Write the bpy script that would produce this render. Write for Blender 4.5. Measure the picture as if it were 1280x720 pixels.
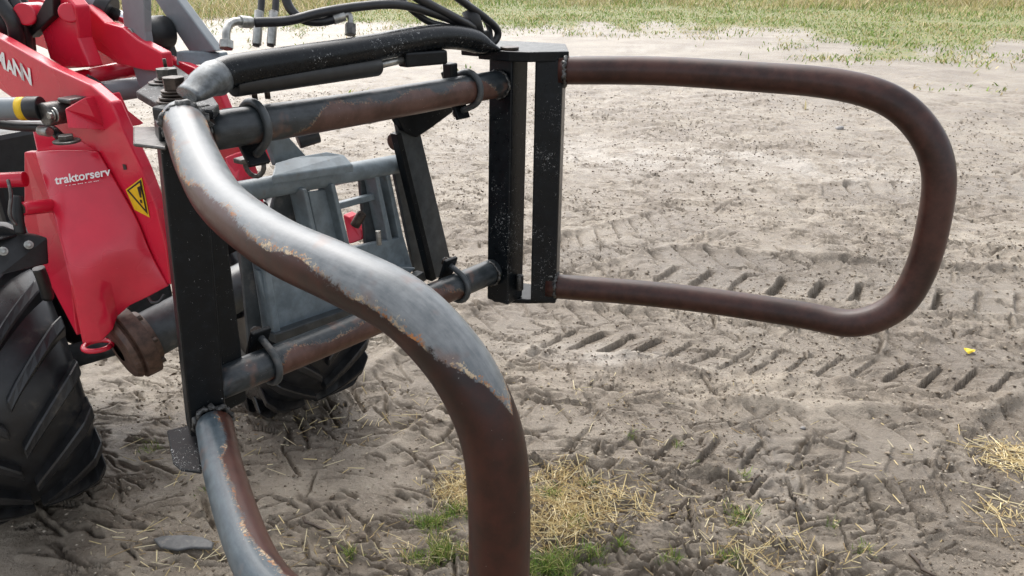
import bpy, bmesh, math, random
import numpy as np
from mathutils import Vector, Matrix, Quaternion

# ------------------------------------------------------------------ camera, sky, sun, exposure
scene = bpy.context.scene
for o in list(bpy.data.objects):
    bpy.data.objects.remove(o)
FPX, PITCH, CAMH = 900.0, math.radians(25.0), 1.65
CP, SP = math.cos(PITCH), math.sin(PITCH)
cam_d = bpy.data.cameras.new('camera')
cam_d.sensor_width = 36.0
cam_d.lens = 36.0 * FPX / 1280.0
cam_d.clip_start = 0.02
cam_d.clip_end = 3000.0
cam = bpy.data.objects.new('camera', cam_d)
scene.collection.objects.link(cam)
cam.location = (0, 0, CAMH)
cam.rotation_euler = (math.pi / 2 - PITCH, 0, 0)
scene.camera = cam

SUN_EL, SUN_AZ = math.radians(52), math.radians(-25)   # azimuth from +Y towards +X
world = bpy.data.worlds.new('World')
scene.world = world
world.use_nodes = True
wn = world.node_tree
bgn = wn.nodes['Background']
sky = wn.nodes.new('ShaderNodeTexSky')
sky.sky_type = 'NISHITA'
sky.sun_disc = False
sky.sun_elevation = SUN_EL
sky.sun_rotation = SUN_AZ
sky.air_density = 1.0
sky.dust_density = 4.0
sky.ozone_density = 1.0
hs = wn.nodes.new('ShaderNodeHueSaturation')       # overcast: the blue is greyed out evenly
hs.inputs['Saturation'].default_value = 0.30
wn.links.new(sky.outputs[0], hs.inputs['Color'])
wn.links.new(hs.outputs[0], bgn.inputs['Color'])
bgn.inputs['Strength'].default_value = 0.15

sun_d = bpy.data.lights.new('sun', 'SUN')
sun_d.energy = 0.6
sun_d.angle = math.radians(75)
sun_d.color = (1.0, 0.96, 0.9)
sun = bpy.data.objects.new('sun', sun_d)
scene.collection.objects.link(sun)
sdir = Vector((math.sin(SUN_AZ) * math.cos(SUN_EL), math.cos(SUN_AZ) * math.cos(SUN_EL), math.sin(SUN_EL)))
sun.rotation_euler = sdir.to_track_quat('Z', 'Y').to_euler()
sun.location = sdir * 30

scene.view_settings.view_transform = 'Standard'
scene.view_settings.look = 'None'
scene.view_settings.gamma = 1.0
scene.view_settings.use_curve_mapping = False
scene.view_settings.exposure = 1.16

rng = np.random.default_rng(7)
random.seed(7)
C = scene.collection

# ------------------------------------------------------------------ pixel -> place helpers
def P(px, py, z):
    xc, yc = (px - 640) / FPX * z, (py - 360) / FPX * z
    return Vector((xc, z * CP - yc * SP, CAMH - (yc * CP + z * SP)))
CAM = Vector((0, 0, CAMH))
def on(px, py, p0, n):
    d = P(px, py, 1.0) - CAM
    t = (p0 - CAM).dot(n) / d.dot(n)
    return CAM + d * t
def at_h(px, py, h):
    return on(px, py, Vector((0, 0, h)), Vector((0, 0, 1)))
def ground_xy(px, py):
    p = at_h(px, py, 0.0)
    return p.x, p.y
UP = Vector((0, 0, 1))
def ang(d):
    return Vector((math.cos(math.radians(d)), math.sin(math.radians(d)), 0))

# ------------------------------------------------------------------ mesh helpers
class MB:
    def __init__(self):
        self.v, self.f, self.uv, self.sm = [], [], [], []
    def face(self, idx, uv=None, smooth=False):
        self.f.append(tuple(idx)); self.uv.append(uv); self.sm.append(smooth)
    def tube(self, pts, r, seg=16, cap=True, ref=UP, arc=None, uvs=1.0, squash=None):
        """pts: list of Vector; r: float or list; u around (0.5 = towards ref), v in metres"""
        n = len(pts)
        rr = r if isinstance(r, (list, tuple, np.ndarray)) else [r] * n
        T = []
        for i in range(n):
            a, b = pts[max(i - 1, 0)], pts[min(i + 1, n - 1)]
            T.append((b - a).normalized())
        up = (ref - T[0] * ref.dot(T[0]))
        if up.length < 1e-4: up = T[0].orthogonal()
        up.normalize()
        base = len(self.v); L = 0; vs = []
        for i in range(n):
            if i:
                up = (T[i - 1].rotation_difference(T[i]) @ up)
                up = (up - T[i] * up.dot(T[i])).normalized()
                L += (pts[i] - pts[i - 1]).length
            vs.append(L)
            side = T[i].cross(up)
            for k in range(seg):
                th = 2 * math.pi * k / seg
                sx, sy = 1, 1
                if squash: sx, sy = squash[i]
                self.v.append(pts[i] + up * (-math.cos(th) * rr[i] * sy) + side * (math.sin(th) * rr[i] * sx))
        for i in range(n - 1):
            for k in range(seg):
                k2 = (k + 1) % seg
                u0, u1 = k / seg, (k + 1) / seg
                self.face((base + i * seg + k, base + i * seg + k2, base + (i + 1) * seg + k2, base + (i + 1) * seg + k),
                          [(u0, vs[i]), (u1, vs[i]), (u1, vs[i + 1]), (u0, vs[i + 1])], True)
        if cap:
            self.face([base + k for k in range(seg)][::-1], [(0.5, 0)] * seg)
            self.face([base + (n - 1) * seg + k for k in range(seg)], [(0.5, vs[-1])] * seg)
        return self
    def cyl(self, a, b, r, seg=18, r2=None):
        d = (b - a).normalized()
        ref = UP if abs(d.z) < 0.9 else Vector((1, 0, 0))
        return self.tube([a, b], [r, r if r2 is None else r2], seg, True, ref)
    def hexa(self, a, b, r):
        base = len(self.f)
        self.cyl(a, b, r, 6)
        for i in range(base, len(self.f)): self.sm[i] = False
        return self
    def lathe(self, o, axis, prof, seg=32, hard=False):
        """prof: list of (along, radius)"""
        if hard:
            for i in range(len(prof) - 1): self.lathe(o, axis, prof[i:i + 2], seg, False); self.f.pop(); self.f.pop(); self.uv = self.uv[:-2]; self.sm = self.sm[:-2]
            return self
        d = axis.normalized(); u = d.orthogonal().normalized(); w = d.cross(u)
        base = len(self.v)
        for (s, r) in prof:
            for k in range(seg):
                th = 2 * math.pi * k / seg
                self.v.append(o + d * s + (u * math.cos(th) + w * math.sin(th)) * r)
        for i in range(len(prof) - 1):
            for k in range(seg):
                k2 = (k + 1) % seg
                self.face((base + i * seg + k, base + i * seg + k2, base + (i + 1) * seg + k2, base + (i + 1) * seg + k),
                          [(k / seg, prof[i][0])] * 2 + [((k + 1) / seg, prof[i + 1][0])] * 2, True)
        self.face([base + k for k in range(seg)][::-1])
        self.face([base + (len(prof) - 1) * seg + k for k in range(seg)])
        return self
    def prism(self, pts, thick):
        """closed polygon of Vectors, extruded by vector thick"""
        n = len(pts); base = len(self.v)
        nrm = Vector((0, 0, 0))
        for i in range(n):
            nrm += (pts[i] - pts[0]).cross(pts[(i + 1) % n] - pts[0])
        if nrm.dot(thick) > 0: pts = pts[::-1]
        self.v += [Vector(p) for p in pts] + [p + thick for p in pts]
        self.face(range(base, base + n))
        self.face([base + n + i for i in range(n)][::-1])
        for i in range(n):
            j = (i + 1) % n
            self.face((base + j, base + i, base + n + i, base + n + j))
        return self
    def box(self, c, ax, ay, az, sx, sy, sz):
        X, Y, Z = ax.normalized() * sx / 2, ay.normalized() * sy / 2, az.normalized() * sz / 2
        return self.prism([c - X - Y - Z, c + X - Y - Z, c + X + Y - Z, c - X + Y - Z], Z * 2)
    def build(self, name, mat, parent=None, bevel=0.0, origin=None, sharp=40):
        co = np.array([tuple(v) for v in self.v], dtype=float)
        c = Vector(co.mean(0)) if origin is None else Vector(origin)
        me = bpy.data.meshes.new(name)
        me.from_pydata([tuple(Vector(v) - c) for v in self.v], [], self.f)
        uvl = me.uv_layers.new(name='UVMap')
        i = 0
        for fi, f in enumerate(self.f):
            u = self.uv[fi]
            for k in range(len(f)):
                if u: uvl.data[i].uv = u[k]
                i += 1
        me.polygons.foreach_set('use_smooth', self.sm)
        me.materials.append(mat)
        me.update()
        o = bpy.data.objects.new(name, me)
        C.objects.link(o)
        if parent is not None:
            o.parent = parent
            o.location = c - WL[parent.name]
        else:
            o.location = c
        WL[o.name] = c.copy()
        if bevel:
            m = o.modifiers.new('bevel', 'BEVEL'); m.width = bevel; m.segments = 2
            m.limit_method = 'ANGLE'; m.angle_limit = math.radians(sharp)
        return o
WL = {}
def thing(name, loc, label, cat, group=None):
    o = bpy.data.objects.new(name, None)
    o.empty_display_size = 0.1
    C.objects.link(o); o.location = loc; WL[o.name] = Vector(loc)
    tag(o, label, cat, group)
    return o
def tag(o, label=None, cat=None, group=None, kind=None):
    if label: o['label'] = label
    if cat: o['category'] = cat
    if group: o['group'] = group
    if kind: o['kind'] = kind
    return o
def spline(pts, n=12, smooth=2):
    """Catmull-Rom through pts"""
    out = []
    p = [pts[0] * 2 - pts[1]] + list(pts) + [pts[-1] * 2 - pts[-2]]
    for i in range(1, len(p) - 2):
        for k in range(n):
            t = k / n
            a, b, c, d = p[i - 1], p[i], p[i + 1], p[i + 2]
            out.append(0.5 * ((2 * b) + (c - a) * t + (2 * a - 5 * b + 4 * c - d) * t * t + (3 * b - a - 3 * c + d) * t ** 3))
    out.append(pts[-1].copy())
    for _ in range(smooth):
        out = [out[0]] + [(out[i - 1] + out[i] * 2 + out[i + 1]) / 4 for i in range(1, len(out) - 1)] + [out[-1]]
    return out

# ------------------------------------------------------------------ materials
def mat(name):
    m = bpy.data.materials.new(name); m.use_nodes = True
    nt = m.node_tree
    return m, nt, nt.nodes['Principled BSDF']
class NT:
    def __init__(self, nt): self.nt = nt
    def n(self, t, **kw):
        nd = self.nt.nodes.new(t)
        for k, v in kw.items(): setattr(nd, k, v)
        return nd
    def link(self, a, b): self.nt.links.new(a, b)
    def noise(self, scale, detail=4, rough=0.6, vec=None, dist=0.0):
        nd = self.n('ShaderNodeTexNoise')
        nd.inputs['Scale'].default_value = scale; nd.inputs['Detail'].default_value = detail
        nd.inputs['Roughness'].default_value = rough; nd.inputs['Distortion'].default_value = dist
        if vec is not None: self.link(vec, nd.inputs['Vector'])
        return nd.outputs['Fac']
    def ramp(self, fac, a, b, c0=(0, 0, 0, 1), c1=(1, 1, 1, 1)):
        nd = self.n('ShaderNodeMapRange'); nd.interpolation_type = 'SMOOTHSTEP'
        nd.inputs['From Min'].default_value = a; nd.inputs['From Max'].default_value = b
        self.link(fac, nd.inputs['Value'])
        return nd.outputs['Result']
    def mix(self, fac, a, b):
        nd = self.n('ShaderNodeMix'); nd.data_type = 'RGBA'
        for s, v in ((0, fac), (6, a), (7, b)):
            if isinstance(v, (tuple, list)): nd.inputs[s].default_value = (*v[:3], 1)
            elif isinstance(v, (int, float)): nd.inputs[s].default_value = v
            else: self.link(v, nd.inputs[s])
        return nd.outputs[2]
    def math(self, op, a, b=None, c=None):
        nd = self.n('ShaderNodeMath', operation=op)
        for s, v in ((0, a), (1, b), (2, c)):
            if v is None: continue
            if isinstance(v, (int, float)): nd.inputs[s].default_value = v
            else: self.link(v, nd.inputs[s])
        return nd.outputs[0]
    def bump(self, h, strength=0.3, dist=0.01, normal=None):
        nd = self.n('ShaderNodeBump'); nd.inputs['Strength'].default_value = strength
        nd.inputs['Distance'].default_value = dist
        self.link(h, nd.inputs['Height'])
        if normal is not None: self.link(normal, nd.inputs['Normal'])
        return nd.outputs['Normal']

def simple(name, col, rough=0.5, metal=0.0, var=0.25, scale=30, bump=0.0, spec=0.5, dust=None, dustamt=0.0, coat=0.0):
    m, nt, b = mat(name); t = NT(nt)
    geo = t.n('ShaderNodeNewGeometry'); pos = geo.outputs['Position']
    n1 = t.noise(scale, 5, 0.65, pos)
    n2 = t.noise(scale * 0.2, 3, 0.6, pos)
    f = t.ramp(n1, 0.3, 0.7)
    dark = tuple(c * (1 - var) for c in col); light = tuple(min(1, c * (1 + var)) for c in col)
    c = t.mix(f, dark, light)
    if dust:
        d = t.ramp(t.math('ADD', t.math('MULTIPLY', n2, 0.6), t.math('MULTIPLY', n1, 0.5)), 0.72 - dustamt * 0.35, 0.80 - dustamt * 0.25)
        c = t.mix(t.math('MULTIPLY', d, 0.8), c, dust)
    t.link(c, b.inputs['Base Color'])
    b.inputs['Metallic'].default_value = metal
    b.inputs['Specular IOR Level'].default_value = spec
    b.inputs['Coat Weight'].default_value = coat
    b.inputs['Coat Roughness'].default_value = 0.12
    r = t.n('ShaderNodeMapRange'); t.link(n2, r.inputs['Value'])
    r.inputs['From Min'].default_value = 0.3; r.inputs['From Max'].default_value = 0.7
    r.inputs['To Min'].default_value = max(0.03, rough - 0.12); r.inputs['To Max'].default_value = min(1, rough + 0.12)
    t.link(r.outputs[0], b.inputs['Roughness'])
    if bump:
        t.link(t.bump(n1, bump, 0.004), b.inputs['Normal'])
    return m

def black_paint(name, fleck=0.5, base=(0.003, 0.0045, 0.006), rough=0.3, brown=None, amt=0.13):
    """black gloss paint, chipped to pale flecks, thin dust"""
    m, nt, b = mat(name); t = NT(nt)
    geo = t.n('ShaderNodeNewGeometry'); pos = geo.outputs['Position']
    region = t.noise(7, 3, 0.6, pos)
    fl = t.noise(170, 4, 0.7, pos, 1.2)
    thr = t.math('MULTIPLY', t.ramp(region, 0.62 - 0.25 * fleck, 0.75 - 0.12 * fleck), amt)
    f = t.ramp(t.math('ADD', fl, thr), 0.685, 0.71)
    dust = t.noise(40, 5, 0.7, pos)
    c0 = t.mix(t.ramp(dust, 0.45, 0.8), base, tuple(x * 2.0 + 0.002 for x in base))
    if brown:
        bm = t.ramp(t.noise(9, 4, 0.55, pos, 0.6), 0.53, 0.56)
        c0 = t.mix(bm, c0, brown)
    c = t.mix(f, c0, (0.36, 0.37, 0.37))
    b.inputs['Specular IOR Level'].default_value = 0.24
    t.link(c, b.inputs['Base Color'])
    r = t.n('ShaderNodeMapRange'); t.link(dust, r.inputs['Value'])
    r.inputs['To Min'].default_value = rough - 0.1; r.inputs['To Max'].default_value = rough + 0.25
    t.link(r.outputs[0], b.inputs['Roughness'])
    h = t.math('ADD', t.math('MULTIPLY', f, -0.6), t.math('MULTIPLY', t.noise(60, 4, 0.6, pos), 0.6))
    t.link(t.bump(h, 0.12, 0.003), b.inputs['Normal'])
    return m

def worn_tube(name, v_end, half, base_dark, base_brown, worn, shift=0.0, fleck=0.3, patch=0.0, edge_amt=1.0, band=None):
    """tube coat: brown primer, worn through to grey along the upper flank (u=0.5) until v_end, rust and cream along the border"""
    m, nt, b = mat(name); t = NT(nt)
    uv = t.n('ShaderNodeUVMap'); uv.uv_map = 'UVMap'
    sep = t.n('ShaderNodeSeparateXYZ'); t.link(uv.outputs[0], sep.inputs[0])
    u, v = sep.outputs[0], sep.outputs[1]
    geo = t.n('ShaderNodeNewGeometry'); pos = geo.outputs['Position']
    n_lo = t.noise(6, 3, 0.5, pos); n_mid = t.noise(38, 5, 0.65, pos); n_hi = t.noise(210, 4, 0.7, pos)
    d = t.math('ABSOLUTE', t.math('SUBTRACT', u, 0.5 + shift))
    d = t.math('ADD', d, t.math('MULTIPLY', t.math('SUBTRACT', n_lo, 0.5), 0.30 + patch))
    d = t.math('ADD', d, t.math('MULTIPLY', t.math('SUBTRACT', n_mid, 0.5), 0.07))
    d = t.math('ADD', d, t.math('MULTIPLY', t.math('SUBTRACT', n_hi, 0.5), 0.13))
    endv = t.math('MAXIMUM', t.math('MULTIPLY', t.math('SUBTRACT', v, v_end), 1.6), 0.0)
    if band:
        outb = t.math('ADD', t.math('MAXIMUM', t.math('SUBTRACT', band[0], v), 0.0), t.math('MAXIMUM', t.math('SUBTRACT', v, band[1]), 0.0))
        d = t.math('SUBTRACT', d, t.math('MULTIPLY', outb, 3.0))
    d = t.math('SUBTRACT', t.math('ADD', d, endv), half)             # <0 worn, >0 coat
    wornm = t.ramp(d, 0.018, -0.018)
    edge = t.math('SUBTRACT', 1.0, t.ramp(t.math('ABSOLUTE', d), 0.0, 0.045))
    spot = t.ramp(t.noise(16, 3, 0.6, pos), 0.36, 0.60)
    edgef = t.math('MULTIPLY', t.math('MULTIPLY', t.ramp(t.math('ADD', t.math('MULTIPLY', edge, 0.20), n_hi), 0.66, 0.72), t.ramp(edge, 0.05, 0.4)), t.math('MULTIPLY', spot, edge_amt))
    browncol = t.mix(t.ramp(t.math('ADD', t.math('MULTIPLY', n_lo, 0.5), t.math('MULTIPLY', n_mid, 0.5)), 0.35, 0.65), base_dark, base_brown)
    streak = t.n('ShaderNodeMapping'); t.link(uv.outputs[0], streak.inputs[0]); streak.inputs['Scale'].default_value = (9, 7, 1)
    st = t.noise(3.0, 5, 0.7, streak.outputs[0])
    worncol = t.mix(t.ramp(t.math('ADD', t.math('MULTIPLY', st, 0.5), t.math('MULTIPLY', n_mid, 0.5)), 0.32, 0.68), worn[0], worn[1])
    warm = t.ramp(t.noise(14, 3, 0.6, pos), 0.56, 0.70)
    worncol = t.mix(t.math('MULTIPLY', warm, 0.55), worncol, (0.16, 0.085, 0.06))
    c = t.mix(wornm, browncol, worncol)
    ec = t.mix(t.ramp(t.noise(60, 3, 0.6, pos), 0.42, 0.58), (0.50, 0.40, 0.27), (0.40, 0.16, 0.05))
    c = t.mix(edgef, c, ec)
    fl = t.ramp(t.math('ADD', n_hi, t.math('MULTIPLY', t.ramp(n_lo, 0.45, 0.7), 0.05 * fleck)), 0.71, 0.74)
    c = t.mix(t.math('MULTIPLY', fl, fleck), c, (0.45, 0.45, 0.43))
    t.link(c, b.inputs['Base Color'])
    rr = t.n('ShaderNodeMapRange'); t.link(t.math('ADD', t.math('MULTIPLY', n_mid, 0.5), t.math('MULTIPLY', st, 0.5)), rr.inputs['Value'])
    rr.inputs['From Min'].default_value = 0.3; rr.inputs['From Max'].default_value = 0.7
    rr.inputs['To Min'].default_value = 0.26; rr.inputs['To Max'].default_value = 0.46
    t.link(t.math('ADD', rr.outputs[0], t.math('MULTIPLY', edgef, 0.4)), b.inputs['Roughness'])
    t.link(t.math('ADD', 0.38, t.math('MULTIPLY', wornm, 0.10)), b.inputs['Specular IOR Level'])
    h = t.math('ADD', t.math('MULTIPLY', n_mid, 0.5), t.math('ADD', t.math('MULTIPLY', wornm, -0.35), t.math('MULTIPLY', edgef, 0.5)))
    t.link(t.bump(h, 0.16, 0.003), b.inputs['Normal'])
    return m

M = {}
M['black'] = black_paint('black_paint', 0.05)
M['black_fleck'] = black_paint('chipped_black_paint', 0.6, amt=0.075, rough=0.24)
M['guard'] = black_paint('guard_black_paint', 0.9, amt=0.085, rough=0.20)
M['black_worn'] = black_paint('worn_black_paint', 0.8, rough=0.4)
GREYS = ((0.10, 0.113, 0.12), (0.20, 0.213, 0.22))  # bare worn grey, lightened to carry the sky's reflection on top as well
DGREY = ((0.012, 0.016, 0.019), (0.042, 0.050, 0.055))
M['arm_near'] = worn_tube('worn_sheen_arm_coat', 0.80, 0.185, (0.012, 0.0035, 0.002), (0.045, 0.010, 0.005), GREYS, shift=0.02)
M['arm_low'] = worn_tube('worn_lower_arm_coat', 0.9, 0.19, (0.025, 0.008, 0.006), (0.07, 0.024, 0.016), ((0.035, 0.05, 0.062), (0.09, 0.115, 0.13)), shift=-0.13)
M['arm_far'] = worn_tube('brown_arm_coat', -0.03, 0.16, (0.022, 0.009, 0.007), (0.060, 0.023, 0.017), GREYS, fleck=0.15)
M['frame_tube'] = worn_tube('frame_tube_coat', 3.0, 0.27, (0.05, 0.025, 0.019), (0.105, 0.056, 0.044), DGREY, shift=0.10, fleck=0.9, patch=0.10, edge_amt=0.25, band=(0.26, 0.80))
M['frame_tube_low'] = worn_tube('lower_frame_tube_coat', 3.0, 0.20, (0.05, 0.022, 0.016), (0.11, 0.055, 0.042), DGREY, shift=0.08, fleck=1.0, patch=0.15, edge_amt=0.35, band=(0.20, 0.74))
M['red'] = simple('red_paint', (0.60, 0.014, 0.042), 0.30, 0, 0.06, 14, 0.02, 0.5, (0.24, 0.03, 0.03), -0.1, coat=0.2)
M['grey'] = simple('blue_grey_paint', (0.155, 0.19, 0.21), 0.42, 0, 0.22, 25, 0.05, 0.5, (0.10, 0.095, 0.085), 0.35)
M['darkgrey'] = simple('dark_grey_paint', (0.045, 0.052, 0.056), 0.42, 0, 0.3, 30, 0.06, 0.5, (0.12, 0.11, 0.10), 0.3)
M['linkgrey'] = simple('link_grey_paint', (0.20, 0.225, 0.24), 0.36, 0, 0.08, 18, 0.02, 0.5)
M['rubber'] = simple('tyre_rubber', (0.012, 0.013, 0.015), 0.34, 0, 0.35, 24, 0.10, 0.5, (0.055, 0.048, 0.04), 0.28)
M['hose'] = simple('hose_rubber', (0.014, 0.015, 0.017), 0.42, 0, 0.3, 60, 0.05)
M['plastic'] = simple('black_plastic', (0.013, 0.014, 0.015), 0.45, 0, 0.3, 40, 0.08)
M['zinc'] = simple('zinc_plated_steel', (0.34, 0.34, 0.32), 0.36, 0.8, 0.3, 60, 0.05, dust=(0.12, 0.10, 0.08), dustamt=0.2)
M['steel'] = simple('greasy_steel', (0.09, 0.085, 0.08), 0.38, 0.5, 0.5, 70, 0.3, dust=(0.05, 0.035, 0.025), dustamt=0.4)
M['bolt'] = simple('rusty_bolt_steel', (0.055, 0.040, 0.032), 0.45, 0.4, 0.5, 60, 0.25)
M['rod'] = simple('chromed_rod', (0.75, 0.75, 0.75), 0.14, 1.0, 0.05, 20)
M['linkend'] = simple('scuffed_link_end', (0.10, 0.11, 0.115), 0.3, 0.3, 0.5, 45, 0.15)
M['rust'] = simple('rusty_cast_steel', (0.075, 0.042, 0.030), 0.55, 0.1, 0.45, 45, 0.35, dust=(0.10, 0.09, 0.085), dustamt=0.3)
M['weld'] = simple('weld_bead', (0.07, 0.07, 0.068), 0.4, 0.5, 0.9, 90, 0.8)
M['yellow'] = simple('yellow_sticker', (0.78, 0.50, 0.012), 0.4, 0, 0.08, 60)
M['white'] = simple('white_print', (0.80, 0.78, 0.76), 0.4, 0, 0.08, 60)
M['inkblack'] = simple('black_print', (0.012, 0.012, 0.012), 0.4, 0, 0.1, 60)
M['stone'] = simple('grey_stone', (0.24, 0.23, 0.22), 0.6, 0, 0.3, 40, 0.4)
M['slate'] = simple('flat_slate', (0.085, 0.088, 0.09), 0.5, 0, 0.25, 40, 0.3, dust=(0.26, 0.22, 0.18), dustamt=0.4)
M['twig'] = simple('wet_twig', (0.055, 0.038, 0.026), 0.6, 0, 0.4, 80, 0.4)
M['leaf'] = simple('yellow_leaf', (0.75, 0.55, 0.03), 0.5, 0, 0.15, 80)

def blade_mat(name, rough, trans=0.25):
    m, nt, b = mat(name); t = NT(nt)
    at = t.n('ShaderNodeAttribute'); at.attribute_name = 'tint'
    t.link(at.outputs['Color'], b.inputs['Base Color'])
    b.inputs['Roughness'].default_value = rough
    b.inputs['Specular IOR Level'].default_value = 0.3
    tr = t.n('ShaderNodeBsdfTranslucent'); t.link(at.outputs['Color'], tr.inputs[0])
    mx = t.n('ShaderNodeMixShader'); mx.inputs[0].default_value = trans
    t.link(b.outputs[0], mx.inputs[1]); t.link(tr.outputs[0], mx.inputs[2])
    t.link(mx.outputs[0], nt.nodes['Material Output'].inputs['Surface'])
    return m
M['blade'] = blade_mat('grass_blade', 0.5)
M['crumb'] = blade_mat('mud_crumb', 0.6, 0.0)
M['straw'] = blade_mat('straw_stalk', 0.45, 0.1)

def ground_mat():
    m, nt, b = mat('wet_sandy_mud'); t = NT(nt)
    geo = t.n('ShaderNodeNewGeometry'); pos = geo.outputs['Position']
    def attr(n):
        a = t.n('ShaderNodeAttribute'); a.attribute_name = n; return a.outputs['Fac']
    sand, grass, wet_shade = attr('sand'), attr('grass'), attr('wet_shade')
    n0 = t.noise(1.3, 5, 0.6, pos); n1 = t.noise(9, 6, 0.65, pos); n2 = t.noise(70, 5, 0.7, pos); n3 = t.noise(300, 3, 0.7, pos)
    f = t.math('ADD', t.math('MULTIPLY', n0, 0.45), t.math('ADD', t.math('MULTIPLY', n1, 0.35), t.math('MULTIPLY', n2, 0.25)))
    mudc = t.mix(t.ramp(f, 0.40, 0.66), (0.190, 0.152, 0.112), (0.36, 0.308, 0.24))
    c = t.mix(t.ramp(t.math('ADD', sand, t.math('MULTIPLY', t.math('SUBTRACT', n1, 0.5), 0.9)), 0.25, 0.95), mudc, (0.42, 0.375, 0.32))
    c = t.mix(t.math('MULTIPLY', wet_shade, 0.65), c, (0.125, 0.102, 0.078))  # darkens damp mud, and paints shade into cracks and gouges
    n4 = t.noise(34, 7, 0.78, pos)
    c = t.mix(t.math('MULTIPLY', t.ramp(n4, 0.52, 0.68), 0.5), c, (0.095, 0.072, 0.05))
    c = t.mix(t.math('MULTIPLY', t.ramp(n4, 0.46, 0.32), 0.45), c, (0.46, 0.41, 0.33))
    spk = t.ramp(t.math('ADD', t.math('MULTIPLY', n3, 0.5), t.math('MULTIPLY', n2, 0.5)), 0.56, 0.66)
    c = t.mix(t.math('MULTIPLY', spk, 0.55), c, (0.085, 0.062, 0.042))
    spk2 = t.ramp(t.math('ADD', t.math('MULTIPLY', n3, 0.5), t.math('MULTIPLY', n2, 0.5)), 0.42, 0.32)
    c = t.mix(t.math('MULTIPLY', spk2, 0.5), c, (0.5, 0.45, 0.38))
    gcol = t.mix(t.ramp(n1, 0.35, 0.65), (0.12, 0.16, 0.045), (0.28, 0.25, 0.11))
    gm = t.ramp(t.math('ADD', grass, t.math('MULTIPLY', t.math('SUBTRACT', n1, 0.5), 0.8)), 0.40, 0.66)
    c = t.mix(gm, c, gcol)
    t.link(c, b.inputs['Base Color'])
    r = t.n('ShaderNodeMapRange')
    t.link(t.math('ADD', t.math('MULTIPLY', n1, 0.6), t.math('MULTIPLY', n2, 0.4)), r.inputs['Value'])
    r.inputs['From Min'].default_value = 0.35; r.inputs['From Max'].default_value = 0.62
    r.inputs['To Min'].default_value = 0.30; r.inputs['To Max'].default_value = 0.62
    t.link(t.math('ADD', t.math('SUBTRACT', r.outputs[0], t.math('MULTIPLY', wet_shade, 0.10)), t.math('MULTIPLY', gm, 0.3)), b.inputs['Roughness'])
    b.inputs['Specular IOR Level'].default_value = 0.5
    h = t.math('ADD', t.math('MULTIPLY', n2, 0.7), t.math('ADD', t.math('MULTIPLY', n3, 0.35), t.math('ADD', t.math('MULTIPLY', n1, 0.6), t.math('MULTIPLY', n4, 0.9))))
    t.link(t.bump(h, 0.9, 0.012), b.inputs['Normal'])
    return m
M['ground'] = ground_mat()

# ------------------------------------------------------------------ ground sheet
def hash2(ix, iy, s):
    h = (ix.astype(np.int64) * 374761393 + iy.astype(np.int64) * 668265263 + s * 974711) & 0x7fffffff
    h = ((h ^ (h >> 13)) * 1274126177) & 0x7fffffff
    h = (h ^ (h >> 16)) & 0xffff
    return h / 65535.0
def vnoise(x, y, s=0):
    ix, iy = np.floor(x), np.floor(y)
    fx, fy = x - ix, y - iy
    fx = fx * fx * fx * (fx * (fx * 6 - 15) + 10); fy = fy * fy * fy * (fy * (fy * 6 - 15) + 10)
    a, b_ = hash2(ix, iy, s), hash2(ix + 1, iy, s)
    c, d = hash2(ix, iy + 1, s), hash2(ix + 1, iy + 1, s)
    return (a + (b_ - a) * fx) * (1 - fy) + (c + (d - c) * fx) * fy - 0.5
def fbm(x, y, octv=4, s=0, gain=0.5):
    r = np.zeros_like(x); a = 1.0
    for o in range(octv):
        ca, sa = math.cos(0.6 * o + 0.3), math.sin(0.6 * o + 0.3)
        r += a * vnoise((x * ca - y * sa) * 2 ** o, (x * sa + y * ca) * 2 ** o, s + o)
        a *= gain
    return r
def sstep(a, b_, x):
    t = np.clip((x - a) / (b_ - a), 0, 1); return t * t * (3 - 2 * t)

TH0 = math.radians(47)
nr, na = 900, 780
r_in = np.geomspace(0.62, 14.0, nr)
r_out = np.geomspace(14.6, 1500.0, 46)
R = np.concatenate([np.array([0.15, 0.3, 0.45, 0.55]), r_in, r_out])
th_d = np.linspace(-TH0, TH0, na)
th_o = np.linspace(TH0, 2 * math.pi - TH0, 60)[1:-1]
TH = np.concatenate([th_d, th_o])
NR, NA = len(R), len(TH)
rg, tg = np.meshgrid(R, TH, indexing='ij')
X, Y = rg * np.sin(tg), rg * np.cos(tg)

near = 1 - sstep(9, 16, rg)
mid = 1 - sstep(20, 40, rg)
wx, wy = X + 0.10 * fbm(X * 3, Y * 3, 3, 40), Y + 0.10 * fbm(X * 3, Y * 3, 3, 50)
H = 0.05 * fbm(X * 0.6, Y * 0.6, 3, 1) * mid
H += 0.020 * fbm(wx * 3.2, wy * 3.2, 3, 5) * near
rough_zone = (sstep(-0.15, 0.25, fbm(X * 0.9, Y * 0.9, 3, 77)) * 0.7 + 0.3) * (0.35 + 0.65 * sstep(-0.5, 0.6, X + 0.25 * (Y - 2)))
def slabs(f, levels, soft):
    """smeared plates: flat steps with steep edges"""
    g = f * levels; i = np.floor(g); fr = g - i
    return (i + sstep(1 - soft, 1.0, fr)) / levels
pl1 = fbm(wx * 4.2, wy * 6.5, 4, 11, 0.55)
H += 0.030 * slabs(pl1, 7, 0.16) * near * rough_zone
pl2 = fbm(wx * 13, wy * 19, 4, 15, 0.6)
H += 0.011 * slabs(pl2, 5, 0.22) * near * rough_zone
H += 0.0025 * fbm(X * 60, Y * 70, 3, 21, 0.6) * near
crack = np.abs(fbm(wx * 3.2 + 7, wy * 7.5, 4, 31, 0.6))
H -= 0.016 * (1 - sstep(0.0, 0.025, crack)) * near * rough_zone
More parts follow.
